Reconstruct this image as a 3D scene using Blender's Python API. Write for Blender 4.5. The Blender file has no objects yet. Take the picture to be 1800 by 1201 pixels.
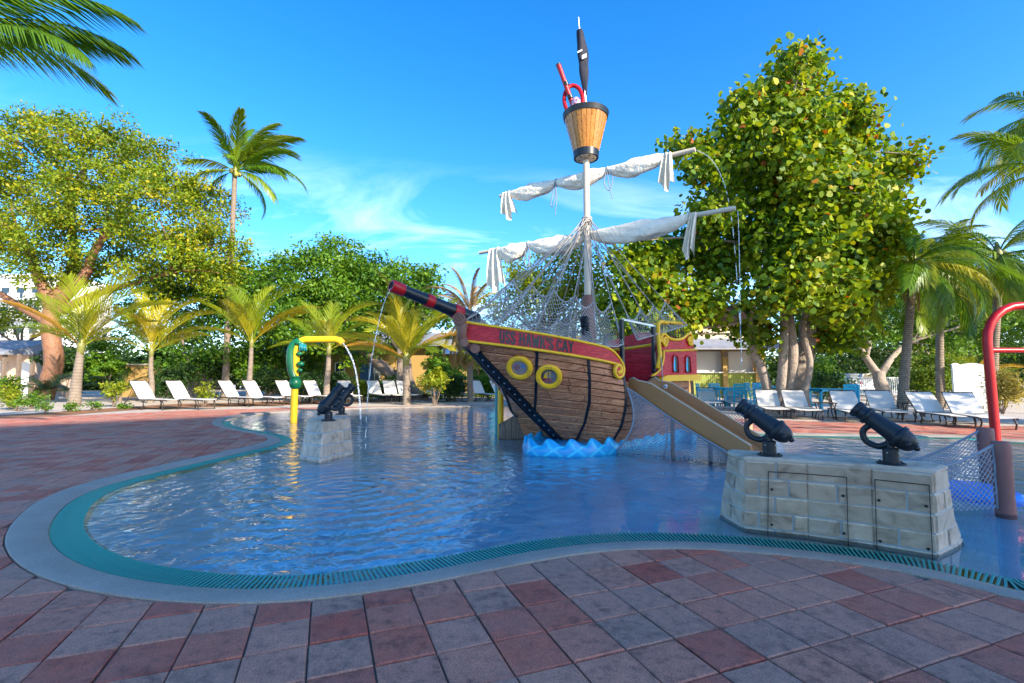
import bpy, bmesh, math, random
import numpy as np
from mathutils import Vector, Matrix, noise as mnoise
from mathutils.geometry import tessellate_polygon

R = math.radians
SC = bpy.context.scene
COL = SC.collection
random.seed(7)

# ------------------------------------------------------------------ camera, sky, sun, exposure
CAM_H = 1.05
FPX, CX, CY = 850.0, 900.0, 600.5            # focal length and centre in photo pixels (1800 x 1201)
TILT = math.atan(66.5 / FPX)
cam_d = bpy.data.cameras.new('camera')
cam_d.sensor_width = 36.0
cam_d.lens = 36.0 * FPX / 1800.0
cam_d.clip_start = 0.05
cam_d.clip_end = 3000
cam = bpy.data.objects.new('camera', cam_d)
cam.location = (0, 0, CAM_H)
cam.rotation_euler = (R(90) + TILT, 0, 0)
COL.objects.link(cam)
SC.camera = cam

SUN_EL = R(26)
SUN_H = Vector((0.70, -0.714, 0)).normalized()      # horizontal direction towards the sun (behind, right)
world = bpy.data.worlds.new('World')
SC.world = world
world.use_nodes = True
wn = world.node_tree.nodes; wl = world.node_tree.links
wn.clear()
w_out = wn.new('ShaderNodeOutputWorld')
w_bg = wn.new('ShaderNodeBackground')
w_bg.inputs['Strength'].default_value = 0.15
sky = wn.new('ShaderNodeTexSky')
sky.sky_type = 'NISHITA'
sky.sun_disc = False
sky.sun_elevation = SUN_EL
sky.sun_rotation = math.atan2(SUN_H.x, SUN_H.y)
sky.altitude = 0
sky.air_density = 0.85
sky.dust_density = 0.5
sky.ozone_density = 2.6
hsv = wn.new('ShaderNodeHueSaturation')
hsv.inputs['Hue'].default_value = 0.503
hsv.inputs['Saturation'].default_value = 1.36
hsv.inputs['Value'].default_value = 1.0
wl.new(sky.outputs[0], hsv.inputs['Color'])
# thin wispy cloud, the same in every direction of the compass
w_tc = wn.new('ShaderNodeTexCoord')
w_sep = wn.new('ShaderNodeSeparateXYZ'); wl.new(w_tc.outputs['Generated'], w_sep.inputs[0])
def wmath(op, a, b=None, clamp=False):
    m = wn.new('ShaderNodeMath'); m.operation = op; m.use_clamp = clamp
    for i, v in enumerate((a, b)):
        if v is None: continue
        if hasattr(v, 'is_linked'): wl.new(v, m.inputs[i])
        else: m.inputs[i].default_value = v
    return m.outputs[0]
w_den = wmath('ADD', wmath('MAXIMUM', w_sep.outputs['Z'], 0.0), 0.16)
w_cmb = wn.new('ShaderNodeCombineXYZ')
wl.new(wmath('DIVIDE', w_sep.outputs['X'], w_den), w_cmb.inputs[0])
wl.new(wmath('DIVIDE', w_sep.outputs['Y'], w_den), w_cmb.inputs[1])
w_map = wn.new('ShaderNodeMapping'); wl.new(w_cmb.outputs[0], w_map.inputs[0])
w_map.inputs['Rotation'].default_value = (0, 0, 0.5)
w_map.inputs['Scale'].default_value = (0.8, 1.5, 1)
w_map.inputs['Location'].default_value = (0.35, 0.6, 0)
w_no = wn.new('ShaderNodeTexNoise'); wl.new(w_map.outputs[0], w_no.inputs['Vector'])
w_no.inputs['Scale'].default_value = 1.3; w_no.inputs['Detail'].default_value = 9
w_no.inputs['Roughness'].default_value = 0.62; w_no.inputs['Distortion'].default_value = 0.9
w_cr = wn.new('ShaderNodeValToRGB'); wl.new(w_no.outputs['Fac'], w_cr.inputs[0])
w_cr.color_ramp.elements[0].position = 0.49; w_cr.color_ramp.elements[1].position = 0.80
w_el = wn.new('ShaderNodeMapRange'); wl.new(w_sep.outputs['Z'], w_el.inputs[0])
w_el.inputs[1].default_value = 0.42; w_el.inputs[2].default_value = 0.20
w_mul = wmath('MULTIPLY', w_cr.outputs[0], w_el.outputs[0], True)
w_mix = wn.new('ShaderNodeMix'); w_mix.data_type = 'RGBA'
wl.new(wmath('MULTIPLY', w_mul, 0.75), w_mix.inputs[0])
wl.new(hsv.outputs[0], w_mix.inputs[6])
w_mix.inputs[7].default_value = (6.2, 6.9, 7.4, 1)
wl.new(w_mix.outputs[2], w_bg.inputs['Color'])
wl.new(w_bg.outputs[0], w_out.inputs['Surface'])

sun_d = bpy.data.lights.new('sun', 'SUN')
sun_d.energy = 3.5
sun_d.angle = R(0.55)
sun_d.color = (1.0, 0.89, 0.74)
sun = bpy.data.objects.new('sun', sun_d)
to_sun = Vector((SUN_H.x * math.cos(SUN_EL), SUN_H.y * math.cos(SUN_EL), math.sin(SUN_EL)))
sun.rotation_euler = (-to_sun).to_track_quat('-Z', 'Y').to_euler()
sun.location = (20, -20, 20)
COL.objects.link(sun)

vs = SC.view_settings
vs.view_transform = 'Standard'; vs.look = 'None'; vs.gamma = 1.0; vs.use_curve_mapping = False
vs.exposure = 1.58
SC.render.engine = 'CYCLES'
SC.cycles.max_bounces = 7
SC.cycles.transparent_max_bounces = 12
SC.cycles.use_denoising = True

# ------------------------------------------------------------------ helpers
def ray(px, py):
    x = (px - CX) / FPX; y = (CY - py) / FPX
    return Vector((x, math.cos(TILT) - y * math.sin(TILT), math.sin(TILT) + y * math.cos(TILT)))
def G(px, py, z=0.0):                      # the point of the plane at height z seen at a photo pixel
    r = ray(px, py); return r * ((z - CAM_H) / r.z) + Vector((0, 0, CAM_H))
def P(px, py, Y):                          # the point at depth Y seen at a photo pixel
    r = ray(px, py); return r * (Y / r.y) + Vector((0, 0, CAM_H))
def KPX(Y): return FPX / Y                 # pixels per metre at depth Y

def tag(o, label=None, cat=None, group=None, kind=None):
    if label: o['label'] = label
    if cat: o['category'] = cat
    if group: o['group'] = group
    if kind: o['kind'] = kind
    return o
def empty(name, loc=(0, 0, 0), rz=0.0, label=None, cat=None, group=None):
    o = bpy.data.objects.new(name, None); COL.objects.link(o)
    o.location = loc; o.rotation_euler = (0, 0, rz); o.empty_display_size = 0.2
    return tag(o, label, cat, group)
def link(name, me, m, parent=None, world=True):
    o = bpy.data.objects.new(name, me); COL.objects.link(o)
    if m is not None and len(me.materials) == 0: me.materials.append(m)
    if parent is not None:
        o.parent = parent
        if world: o.matrix_parent_inverse = parent.matrix_basis.inverted() if parent.parent is None else Matrix.Identity(4)
    return o
def copy_tree(o, parent=None):
    c = o.copy(); COL.objects.link(c)
    if parent is not None: c.parent = parent
    for ch in list(o.children): copy_tree(ch, c)
    return c

class MB:
    def __init__(self): self.v = []; self.f = []
    def add(self, vs_, fs_):
        b = len(self.v); self.v.extend([tuple(p) for p in vs_])
        self.f.extend([tuple(i + b for i in f) for f in fs_]); return self
    def box(self, c, s, rot=None, bev=0.0):
        x, y, z = s[0] / 2, s[1] / 2, s[2] / 2
        if bev <= 0:
            pts = [(-x,-y,-z),(x,-y,-z),(x,y,-z),(-x,y,-z),(-x,-y,z),(x,-y,z),(x,y,z),(-x,y,z)]
            fs = [(0,3,2,1),(4,5,6,7),(0,1,5,4),(1,2,6,5),(2,3,7,6),(3,0,4,7)]
        else:
            b = min(bev, x * .9, y * .9, z * .9); pts = []
            for sx in (-1, 1):
                for sy in (-1, 1):
                    for sz in (-1, 1):
                        pts += [(sx*x, sy*(y-b), sz*(z-b)), (sx*(x-b), sy*y, sz*(z-b)), (sx*(x-b), sy*(y-b), sz*z)]
            bm = bmesh.new()
            for p in pts: bm.verts.new(p)
            bmesh.ops.convex_hull(bm, input=bm.verts[:])
            bm.verts.index_update()
            pts = [v.co.copy() for v in bm.verts]; fs = [[v.index for v in f.verts] for f in bm.faces]; bm.free()
        m = (rot.to_4x4() if rot is not None else Matrix.Identity(4))
        c = Vector(c)
        return self.add([m @ Vector(p) + c for p in pts], fs)
    def bar(self, a, b, w, h, up=(0, 0, 1)):          # a box from a to b
        a = Vector(a); b = Vector(b); d = b - a; L = d.length; d.normalize()
        up = Vector(up); s = d.cross(up)
        if s.length < 1e-4: s = d.cross(Vector((0, 1, 0)))
        s.normalize(); u = s.cross(d)
        pts = []
        for e in (a, b):
            for i, j in ((-1,-1),(1,-1),(1,1),(-1,1)): pts.append(e + s * (i * w / 2) + u * (j * h / 2))
        return self.add(pts, [(0,1,2,3),(7,6,5,4),(0,4,5,1),(1,5,6,2),(2,6,7,3),(3,7,4,0)])
    def tube(self, pts, r, n=8, cap=True, closed=False):
        pts = [Vector(p) for p in pts]; m = len(pts)
        if not hasattr(r, '__len__'): r = [r] * m
        t0 = (pts[1] - pts[0]).normalized()
        ref = Vector((0, 0, 1)) if abs(t0.z) < .9 else Vector((1, 0, 0))
        nrm = (ref - t0 * ref.dot(t0)).normalized()
        vs_ = []
        for i in range(m):
            if closed: t = pts[(i+1) % m] - pts[i-1]
            else: t = pts[min(i+1, m-1)] - pts[max(i-1, 0)]
            if t.length < 1e-9: t = t0.copy()
            t.normalize()
            nrm = nrm - t * nrm.dot(t)
            if nrm.length < 1e-6: nrm = t.orthogonal()
            nrm.normalize(); bi = t.cross(nrm)
            for k in range(n):
                a = 2 * math.pi * k / n
                vs_.append(pts[i] + (nrm * math.cos(a) + bi * math.sin(a)) * r[i])
        fs = []
        for i in range(m if closed else m - 1):
            j = (i + 1) % m
            for k in range(n): fs.append((i*n+k, i*n+(k+1) % n, j*n+(k+1) % n, j*n+k))
        if cap and not closed:
            fs.append(tuple(range(n-1, -1, -1))); fs.append(tuple((m-1)*n + k for k in range(n)))
        return self.add(vs_, fs)
    def lathe(self, prof, origin=(0,0,0), axis=(0,0,1), n=20, cap=True):   # prof: (distance along axis, radius)
        ax = Vector(axis).normalized(); q = Vector((0,0,1)).rotation_difference(ax); o = Vector(origin)
        vs_ = []
        for (h, r) in prof:
            for k in range(n):
                a = 2 * math.pi * k / n
                vs_.append(q @ Vector((r*math.cos(a), r*math.sin(a), h)) + o)
        m = len(prof); fs = []
        for i in range(m-1):
            for k in range(n): fs.append((i*n+k, i*n+(k+1) % n, (i+1)*n+(k+1) % n, (i+1)*n+k))
        if cap: fs.append(tuple(range(n-1,-1,-1))); fs.append(tuple((m-1)*n+k for k in range(n)))
        return self.add(vs_, fs)
    def prism(self, poly, vec):                        # polygon of 3D points swept along vec
        n = len(poly); vec = Vector(vec)
        a = [Vector(p) for p in poly]; b = [p + vec for p in a]
        return self.add(a + b, [tuple(range(n-1,-1,-1)), tuple(range(n, 2*n))] + [(i, (i+1) % n, n+(i+1) % n, n+i) for i in range(n)])
    def patch(self, f, u0, u1, v0, v1, nu=2, nv=1, out=.012, bu=0.0, bv=0.0, back=0.0):   # a raised piece on a surface f(u, v)
        e = 1e-3
        def nr(u, v):
            du = f(min(u+e, 1), v) - f(max(u-e, 0), v); dv = f(u, min(v+e, 1)) - f(u, max(v-e, 0))
            c = du.cross(dv); return c.normalized() if c.length > 1e-12 else Vector((0, -1, 0))
        top = []; bot = []
        for j in range(nv+1):
            for i in range(nu+1):
                u = u0 + (u1-u0)*i/nu; v = v0 + (v1-v0)*j/nv
                uu = u0 + bu + (u1-u0-2*bu)*i/nu; vv = v0 + bv + (v1-v0-2*bv)*j/nv
                bot.append(f(u, v) + nr(u, v) * back); top.append(f(uu, vv) + nr(uu, vv) * out)
        N = (nu+1)*(nv+1); fs = []
        for j in range(nv):
            for i in range(nu):
                a = j*(nu+1)+i; fs.append((a, a+1, a+nu+2, a+nu+1))
        rim = [i for i in range(nu+1)] + [j*(nu+1)+nu for j in range(1, nv+1)] + [nv*(nu+1)+i for i in range(nu-1, -1, -1)] + [j*(nu+1) for j in range(nv-1, 0, -1)]
        for k in range(len(rim)):
            a, b = rim[k], rim[(k+1) % len(rim)]; fs.append((N+a, N+b, b, a))
        return self.add(top + bot, fs)
    def ball(self, c, r, n=10, m=6, sc=(1,1,1)):
        c = Vector(c); vs_ = []; fs = []
        for j in range(m+1):
            t = math.pi*j/m
            for k in range(n):
                a = 2*math.pi*k/n
                vs_.append(c + Vector((r*sc[0]*math.sin(t)*math.cos(a), r*sc[1]*math.sin(t)*math.sin(a), r*sc[2]*math.cos(t))))
        for j in range(m):
            for k in range(n): fs.append((j*n+k, (j+1)*n+k, (j+1)*n+(k+1) % n, j*n+(k+1) % n))
        return self.add(vs_, fs)
    def mesh(self, name, smooth=False):
        me = bpy.data.meshes.new(name); me.from_pydata(self.v, [], self.f); me.update()
        if smooth == 'auto':
            me.polygons.foreach_set('use_smooth', [True]*len(me.polygons))
            try: me.set_sharp_from_angle(angle=R(38))
            except Exception: pass
        elif smooth: me.polygons.foreach_set('use_smooth', [True]*len(me.polygons))
        return me
    def build(self, name, m, parent=None, smooth=False):
        return link(name, self.mesh(name, smooth), m, parent)

def catmull(pts, per=8, closed=False):
    pts = [Vector(p) for p in pts]; n = len(pts); out = []
    for i in range(n if closed else n-1):
        if closed: p0, p1, p2, p3 = pts[i-1], pts[i], pts[(i+1) % n], pts[(i+2) % n]
        else: p0, p1, p2, p3 = pts[max(i-1,0)], pts[i], pts[i+1], pts[min(i+2,n-1)]
        for k in range(per):
            t = k/per
            out.append(0.5*((2*p1) + (p2-p0)*t + (2*p0-5*p1+4*p2-p3)*t*t + (3*p1-p0-3*p2+p3)*t*t*t))
    if not closed: out.append(pts[-1])
    return out
def resample(pts, step, closed=False):
    q = list(pts) + ([pts[0]] if closed else [])
    d = [0]
    for i in range(len(q)-1): d.append(d[-1] + (q[i+1]-q[i]).length)
    n = max(2, int(round(d[-1]/step))); out = []; j = 0
    for k in range(n if closed else n+1):
        t = d[-1]*k/n
        while j < len(d)-2 and d[j+1] < t: j += 1
        s = (t-d[j])/max(1e-9, d[j+1]-d[j]); out.append(q[j].lerp(q[j+1], s))
    return out

# ------------------------------------------------------------------ materials
MATS = {}
class NT:
    def __init__(self, name):
        self.m = bpy.data.materials.new(name); self.m.use_nodes = True
        self.n = self.m.node_tree.nodes; self.l = self.m.node_tree.links
        self.b = self.n['Principled BSDF']; self.out = self.n['Material Output']
        self.tc = self.n.new('ShaderNodeTexCoord')
    def put(self, sock, v):
        if v is None: return
        if hasattr(v, 'is_linked'): self.l.new(v, sock)
        elif hasattr(v, '__len__') and len(v) == 3 and sock.type == 'RGBA': sock.default_value = (*v, 1)
        else: sock.default_value = v
    def math(self, op, a, b=None, clamp=False):
        m = self.n.new('ShaderNodeMath'); m.operation = op; m.use_clamp = clamp
        self.put(m.inputs[0], a); self.put(m.inputs[1], b); return m.outputs[0]
    def mapping(self, scale=(1,1,1), rot=(0,0,0), loc=(0,0,0), src='Object'):
        m = self.n.new('ShaderNodeMapping'); self.put(m.inputs[0], self.tc.outputs[src] if isinstance(src, str) else src)
        m.inputs['Scale'].default_value = scale; m.inputs['Rotation'].default_value = rot; m.inputs['Location'].default_value = loc
        return m.outputs[0]
    def noise(self, vec, scale=5, detail=4, rough=.55, dist=0.0):
        t = self.n.new('ShaderNodeTexNoise'); self.put(t.inputs['Vector'], vec)
        t.inputs['Scale'].default_value = scale; t.inputs['Detail'].default_value = detail
        t.inputs['Roughness'].default_value = rough; t.inputs['Distortion'].default_value = dist
        return t.outputs['Fac']
    def wave(self, vec, scale=3, dist=4, detail=2, dscale=1.0, kind='BANDS', axis='X', phase=0.0):
        t = self.n.new('ShaderNodeTexWave'); t.wave_type = kind; self.put(t.inputs['Vector'], vec)
        if kind == 'BANDS': t.bands_direction = axis
        t.inputs['Scale'].default_value = scale; t.inputs['Distortion'].default_value = dist
        t.inputs['Detail'].default_value = detail; t.inputs['Detail Scale'].default_value = dscale
        self.put(t.inputs['Phase Offset'], phase)
        return t.outputs['Fac']
    def ramp(self, fac, stops, interp='LINEAR'):
        r = self.n.new('ShaderNodeValToRGB'); self.put(r.inputs[0], fac); e = r.color_ramp.elements
        r.color_ramp.interpolation = interp
        while len(e) < len(stops): e.new(0.5)
        for i, (p, c) in enumerate(stops):
            e[i].position = p; e[i].color = (*c, 1) if len(c) == 3 else c
        return r.outputs[0]
    def mix(self, fac, a, b, mode='MIX'):
        m = self.n.new('ShaderNodeMix'); m.data_type = 'RGBA'; m.blend_type = mode
        self.put(m.inputs[0], fac); self.put(m.inputs[6], a); self.put(m.inputs[7], b); return m.outputs[2]
    def attr(self, name):
        a = self.n.new('ShaderNodeAttribute'); a.attribute_name = name; return a.outputs['Fac']
    def rnd(self):
        return self.n.new('ShaderNodeObjectInfo').outputs['Random']
    def bump(self, h, strength=.3, dist=.01, prev=None):
        b = self.n.new('ShaderNodeBump'); b.inputs['Strength'].default_value = strength; b.inputs['Distance'].default_value = dist
        self.put(b.inputs['Height'], h)
        if prev is not None: self.put(b.inputs['Normal'], prev)
        return b.outputs[0]
    def done(self, color=None, rough=None, normal=None, metal=None, spec=None, coat=None):
        self.put(self.b.inputs['Base Color'], color); self.put(self.b.inputs['Roughness'], rough)
        self.put(self.b.inputs['Normal'], normal); self.put(self.b.inputs['Metallic'], metal)
        if spec is not None: self.b.inputs['Specular IOR Level'].default_value = spec
        if coat is not None: self.b.inputs['Coat Weight'].default_value = coat; self.b.inputs['Coat Roughness'].default_value = .15
        MATS[self.m.name] = self.m; return self.m

def dull(c, k): return tuple(min(1, x*k) for x in c)
def simple(name, color, rough=.5, var=.25, scale=6, bump=0.15, bscale=40, metal=0.0, spec=.5, coat=None, dist=.004):
    t = NT(name); v = t.mapping()
    c = t.mix(t.noise(v, scale, 5, .6), dull(color, 1-var), dull(color, 1+var))
    return t.done(c, t.math('ADD', rough-.08, t.math('MULTIPLY', t.noise(v, scale*2.3, 3), .16)), t.bump(t.noise(v, bscale, 4), bump, dist) if bump else None, metal, spec, coat)

def paver_mat(name, per_object):
    t = NT(name); v = t.mapping()
    r = t.rnd() if per_object else t.attr('rnd')
    c = t.ramp(r, [(0, (.50,.095,.056)), (.2, (.58,.15,.088)), (.42, (.64,.225,.138)), (.62, (.63,.265,.17)), (.8, (.56,.255,.17)), (1, (.45,.24,.17))])
    g = t.n.new('ShaderNodeNewGeometry').outputs['Position']
    big = t.noise(g, 2.2, 5, .65); fine = t.noise(g, 210, 3, .7); mid = t.noise(g, 22, 4, .6)
    c = t.mix(t.ramp(big, [(.35, (0,0,0)), (.7, (.55,.55,.55))]), c, (.46,.22,.16))
    c = t.mix(1.0, c, t.ramp(fine, [(.3, (.45,.45,.45)), (.55, (1,1,1)), (.75, (1.25,1.25,1.25))]), 'MULTIPLY')
    c = t.mix(1.0, c, t.ramp(t.math('ADD', t.math('MULTIPLY', mid, .6), t.math('MULTIPLY', t.noise(g, .9, 6, .7), .5)), [(.38, (.42,.42,.44)), (.52, (.90,.90,.90)), (.70, (1.16,1.13,1.10))]), 'MULTIPLY')
    return t.done(c, t.math('ADD', .55, t.math('MULTIPLY', mid, .3)), t.bump(fine, .5, .003, t.bump(mid, .3, .006)), None, .35)
M_PAV_O = paver_mat('paver_single', True); M_PAV_S = paver_mat('paver_field', False)

def aggregate(name, base, k=1.0, rough=.6):
    t = NT(name); g = t.n.new('ShaderNodeNewGeometry').outputs['Position']
    f = t.noise(g, 160, 3, .75); m = t.noise(g, 3, 5, .6)
    c = t.mix(1.0, t.mix(m, dull(base, .58), dull(base, 1.25)), t.ramp(f, [(.3, (.5,.5,.5)), (.55, (1,1,1)), (.8, (1.35,1.35,1.35))]), 'MULTIPLY')
    return t.done(c, t.math('ADD', rough-.15, t.math('MULTIPLY', m, .3)), t.bump(f, .5, .003), None, .45)
M_COPING = aggregate('coping_aggregate', (.40,.34,.275))
M_FLOOR = aggregate('pool_floor_plaster', (.62,.80,.86), 1, .5)
def sand_mat():
    t = NT('sand'); g = t.n.new('ShaderNodeNewGeometry').outputs['Position']
    a = t.noise(g, .35, 5, .6); b = t.noise(g, 6, 5, .65); f = t.noise(g, 150, 2, .7)
    c = t.mix(a, (.50,.41,.32), (.66,.58,.48))
    c = t.mix(1.0, c, t.ramp(b, [(.25, (.7,.68,.66)), (.6, (1.05,1.05,1.05))]), 'MULTIPLY')
    c = t.mix(1.0, c, t.ramp(f, [(.3, (.8,.8,.8)), (.7, (1.1,1.1,1.1))]), 'MULTIPLY')
    return t.done(c, .9, t.bump(b, .8, .05, t.bump(f, .3, .004)), None, .2)
M_SAND = sand_mat()
M_PATH = simple('path_concrete', (.50,.44,.39), .85, .18, 1.2, .25, 90)
M_JOINT = simple('joint_sand', (.13,.10,.08), .95, .3, 9, .4, 120)
M_MULCH = simple('mulch', (.30,.13,.05), .95, .45, 14, 1.0, 40, dist=.03)
M_LAWN = simple('lawn_soil', (.05,.10,.02), .95, .4, 3, .8, 60, dist=.02)

def water_mat():
    t = NT('pool_water'); t.n.remove(t.b)
    g = t.n.new('ShaderNodeNewGeometry').outputs['Position']
    # calm thin film near the front right beach, ripples elsewhere
    sep = t.n.new('ShaderNodeSeparateXYZ'); t.put(sep.inputs[0], g)
    def ring(cx, cy, k, w):
        mp = t.n.new('ShaderNodeMapping'); t.put(mp.inputs[0], g); mp.inputs['Location'].default_value = (-cx, -cy, 0)
        wob = t.n.new('ShaderNodeTexNoise'); t.put(wob.inputs['Vector'], mp.outputs[0]); wob.inputs['Scale'].default_value = 1.3
        va = t.n.new('ShaderNodeVectorMath'); va.operation = 'LENGTH'; t.put(va.inputs[0], mp.outputs[0])
        r_ = t.math('ADD', va.outputs['Value'], t.math('MULTIPLY', wob.outputs['Fac'], .28))
        s = t.math('SINE', t.math('MULTIPLY', r_, k))
        env = t.math('MULTIPLY', t.math('EXPONENT', t.math('MULTIPLY', va.outputs['Value'], -1.0/w)), 1.0)
        return t.math('MULTIPLY', s, env)
    c1 = G(607, 856); c2 = G(650, 735); c3 = G(830, 735)
    r1 = ring(c1.x, c1.y, 34, 1.7); r2 = ring(c2.x, c2.y, 15, 2.6); r3 = ring(c3.x, c3.y, 17, 2.4)
    n1 = t.noise(t.mapping((1, 1.0, 1), src=g), 5.5, 3, .5, .6)
    n2 = t.noise(t.mapping((1, 1.0, 1), src=g), 1.7, 3, .5, .4)
    n3 = t.noise(g, 17, 2, .5, .4)
    # stillness mask: |x| right and near
    calm = t.math('MULTIPLY', t.math('SUBTRACT', 5.2, sep.outputs['Y']), .55, True)
    side = t.math('MULTIPLY', t.math('ADD', sep.outputs['X'], .1), 1.1, True)
    m = t.math('SUBTRACT', 1.0, t.math('MULTIPLY', t.math('MULTIPLY', calm, side), .9))
    h = t.math('ADD', t.math('MULTIPLY', t.math('MULTIPLY', r1, t.noise(g, 1.4, 3)), .42), t.math('ADD', t.math('MULTIPLY', r2, .55), t.math('MULTIPLY', r3, .5)))
    h = t.math('ADD', h, t.math('ADD', t.math('MULTIPLY', n1, 1.15), t.math('MULTIPLY', n2, 2.0)))
    h = t.math('ADD', h, t.math('MULTIPLY', n3, .12))
    h = t.math('MULTIPLY', h, m)
    nb = t.bump(h, 1.0, .017)
    fr = t.n.new('ShaderNodeFresnel'); fr.inputs[0].default_value = 1.34; t.put(fr.inputs['Normal'], nb)
    gl = t.n.new('ShaderNodeBsdfGlossy'); gl.inputs['Roughness'].default_value = .03; t.put(gl.inputs['Normal'], nb); t.put(gl.inputs['Color'], (1, 1, 1))
    tr = t.n.new('ShaderNodeBsdfTransparent'); t.put(tr.inputs['Color'], (.86, .97, 1.0))
    mx = t.n.new('ShaderNodeMixShader'); t.put(mx.inputs[0], t.math('ADD', t.math('MULTIPLY', fr.outputs[0], 1.05), .02, True))
    t.l.new(tr.outputs[0], mx.inputs[1]); t.l.new(gl.outputs[0], mx.inputs[2]); t.l.new(mx.outputs[0], t.out.inputs['Surface'])
    return t.m
M_WATER = water_mat()
def jet_mat():
    t = NT('water_jet'); t.n.remove(t.b)
    gl = t.n.new('ShaderNodeBsdfGlossy'); gl.inputs['Roughness'].default_value = .08
    df = t.n.new('ShaderNodeBsdfDiffuse'); t.put(df.inputs['Color'], (.85, .9, .95))
    tr = t.n.new('ShaderNodeBsdfTransparent'); t.put(tr.inputs['Color'], (.95, .98, 1))
    a = t.n.new('ShaderNodeMixShader'); a.inputs[0].default_value = .5; t.l.new(gl.outputs[0], a.inputs[1]); t.l.new(df.outputs[0], a.inputs[2])
    b = t.n.new('ShaderNodeMixShader'); b.inputs[0].default_value = .32; t.l.new(tr.outputs[0], b.inputs[1]); t.l.new(a.outputs[0], b.inputs[2])
    t.l.new(b.outputs[0], t.out.inputs['Surface']); return t.m
M_JET = jet_mat()

def wood_mat(name, base, dark, light, scale=1.0, rough=.5, axis='X', coat=None, varied=.3):
    t = NT(name); v0 = t.tc.outputs['UV'] if False else t.tc.outputs['Object']
    off = t.n.new('ShaderNodeVectorMath'); off.operation = 'ADD'; t.put(off.inputs[0], v0)
    cx_ = t.n.new('ShaderNodeCombineXYZ'); r = t.rnd()
    t.put(cx_.inputs[0], t.math('MULTIPLY', r, 7.0)); t.put(cx_.inputs[1], t.math('MULTIPLY', r, 3.0)); t.put(cx_.inputs[2], t.math('MULTIPLY', r, 5.0))
    t.put(off.inputs[1], cx_.outputs[0])
    sc_ = (1.1, 1.1, 7) if axis == 'X' else (7, 7, 1.0)
    v = t.mapping(tuple(s*scale for s in sc_), src=off.outputs[0])
    w = t.noise(v, 1.6, 3, .5, 1.2)
    bands = t.math('SINE', t.math('MULTIPLY', w, 46))
    fine = t.noise(t.mapping(tuple(s*scale for s in ((4, 4, 60) if axis == 'X' else (60, 60, 4))), src=off.outputs[0]), 2, 3)
    c = t.ramp(t.math('ADD', t.math('MULTIPLY', bands, .24), t.math('MULTIPLY', t.math('ADD', fine, .0), 1.0)), [(.05, dark), (.35, base), (.75, light), (1, dull(light, 1.15))])
    c = t.mix(t.math('MULTIPLY', r, varied), c, dark)
    return t.done(c, t.math('ADD', rough-.1, t.math('MULTIPLY', fine, .2)), t.bump(bands, .25, .003), None, .4, coat)
M_HULL = wood_mat('hull_faux_wood', (.46,.175,.078), (.15,.042,.018), (.60,.28,.13), 1.0, .42)
M_RED = wood_mat('red_painted_wood', (.50,.008,.018), (.24,.004,.012), (.66,.025,.035), 1.1, .42)
M_RAMP = wood_mat('weathered_boards', (.20,.14,.10), (.10,.07,.05), (.30,.22,.16), 1.0, .6, 'Z')
M_BUCKET = wood_mat('varnished_staves', (.50,.17,.012), (.28,.08,.008), (.62,.25,.03), 1.0, .28, 'Z', .4)
M_YEL = simple('yellow_paint', (.88,.48,.006), .42, .12, 6, .1, 30)
M_BLACK = simple('black_paint', (.007,.009,.013), .36, .3, 12, .12, 50)
M_IRON = simple('blue_black_iron', (.008,.014,.020), .42, .45, 9, .35, 60, spec=.4)
M_DARK = simple('dark_void', (.02,.018,.016), .9, .2, 8, 0)
M_TAN = simple('tan_slide_plastic', (.40,.175,.062), .45, .14, 3, .08, 60, spec=.3)
M_SLLIP = simple('slide_rim', (.52,.40,.26), .4, .1, 5, .05, 60)
M_ROPE = simple('rope', (.36,.34,.31), .85, .2, 60, .5, 260)
M_ROPED = simple('grey_rope', (.26,.28,.31), .85, .2, 60, .5, 260)
M_SAIL = simple('sailcloth', (.84,.74,.58), .85, .2, 5, .9, 13, dist=.03)
M_MAST = simple('cream_mast', (.62,.52,.38), .45, .1, 5, .05, 60)
M_REDP = simple('glossy_red', (.42,.005,.007), .34, .15, 6, .06, 40, spec=.4)
M_STONE = None
M_CHROME = simple('brushed_metal', (.62,.63,.65), .3, .1, 10, .1, 90, 1.0)
M_TEAL = simple('teal_plastic', (.012,.24,.26), .4, .15, 6, .05, 60)
M_GRATE = simple('turquoise_grate', (.008,.28,.235), .42, .22, 14, .1, 90)
M_GREEN = simple('green_figure', (.006,.13,.045), .32, .35, 12, .1, 50)
M_FLAG = simple('navy_flag', (.012,.014,.028), .8, .2, 8, .3, 40)
M_WHITE = simple('white_paint', (.78,.78,.77), .5, .05, 4, .04, 60)
M_SLING = simple('white_sling', (.66,.62,.55), .75, .06, 5, .3, 320)
M_FRAME = simple('bronze_frame', (.06,.045,.036), .42, .2, 9, .05, 60, .3)
M_BLUEF = simple('turquoise_furniture', (.015,.46,.66), .45, .18, 8, .1, 40)
M_OCHRE = simple('ochre_wall', (.40,.25,.075), .85, .12, 1.0, .2, 40)
M_CREAM = simple('cream_wall', (.72,.60,.40), .85, .1, 1.0, .2, 40)
M_PEACH = simple('peach_wall', (.66,.46,.33), .85, .1, 1.0, .2, 40)
M_SHADE_BLOCK = simple('pale_shade_block_wall', (.62,.56,.48), .85, .08, .6, .2, 30)
M_AWN = simple('blue_awning', (.035,.11,.26), .7, .3, 2, .3, 20)
M_ROOF = simple('weathered_roof', (.26,.27,.30), .75, .4, 3, .5, 18, dist=.02)
M_SHUT = simple('grey_white_shutter', (.60,.56,.52), .7, .08, 2, .1, 40)
M_SLATG = simple('olive_slat', (.26,.30,.05), .7, .25, 4, .2, 40)
M_GLASS = simple('dark_window_glass', (.03,.05,.07), .08, .2, 2, 0, spec=.7)
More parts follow.
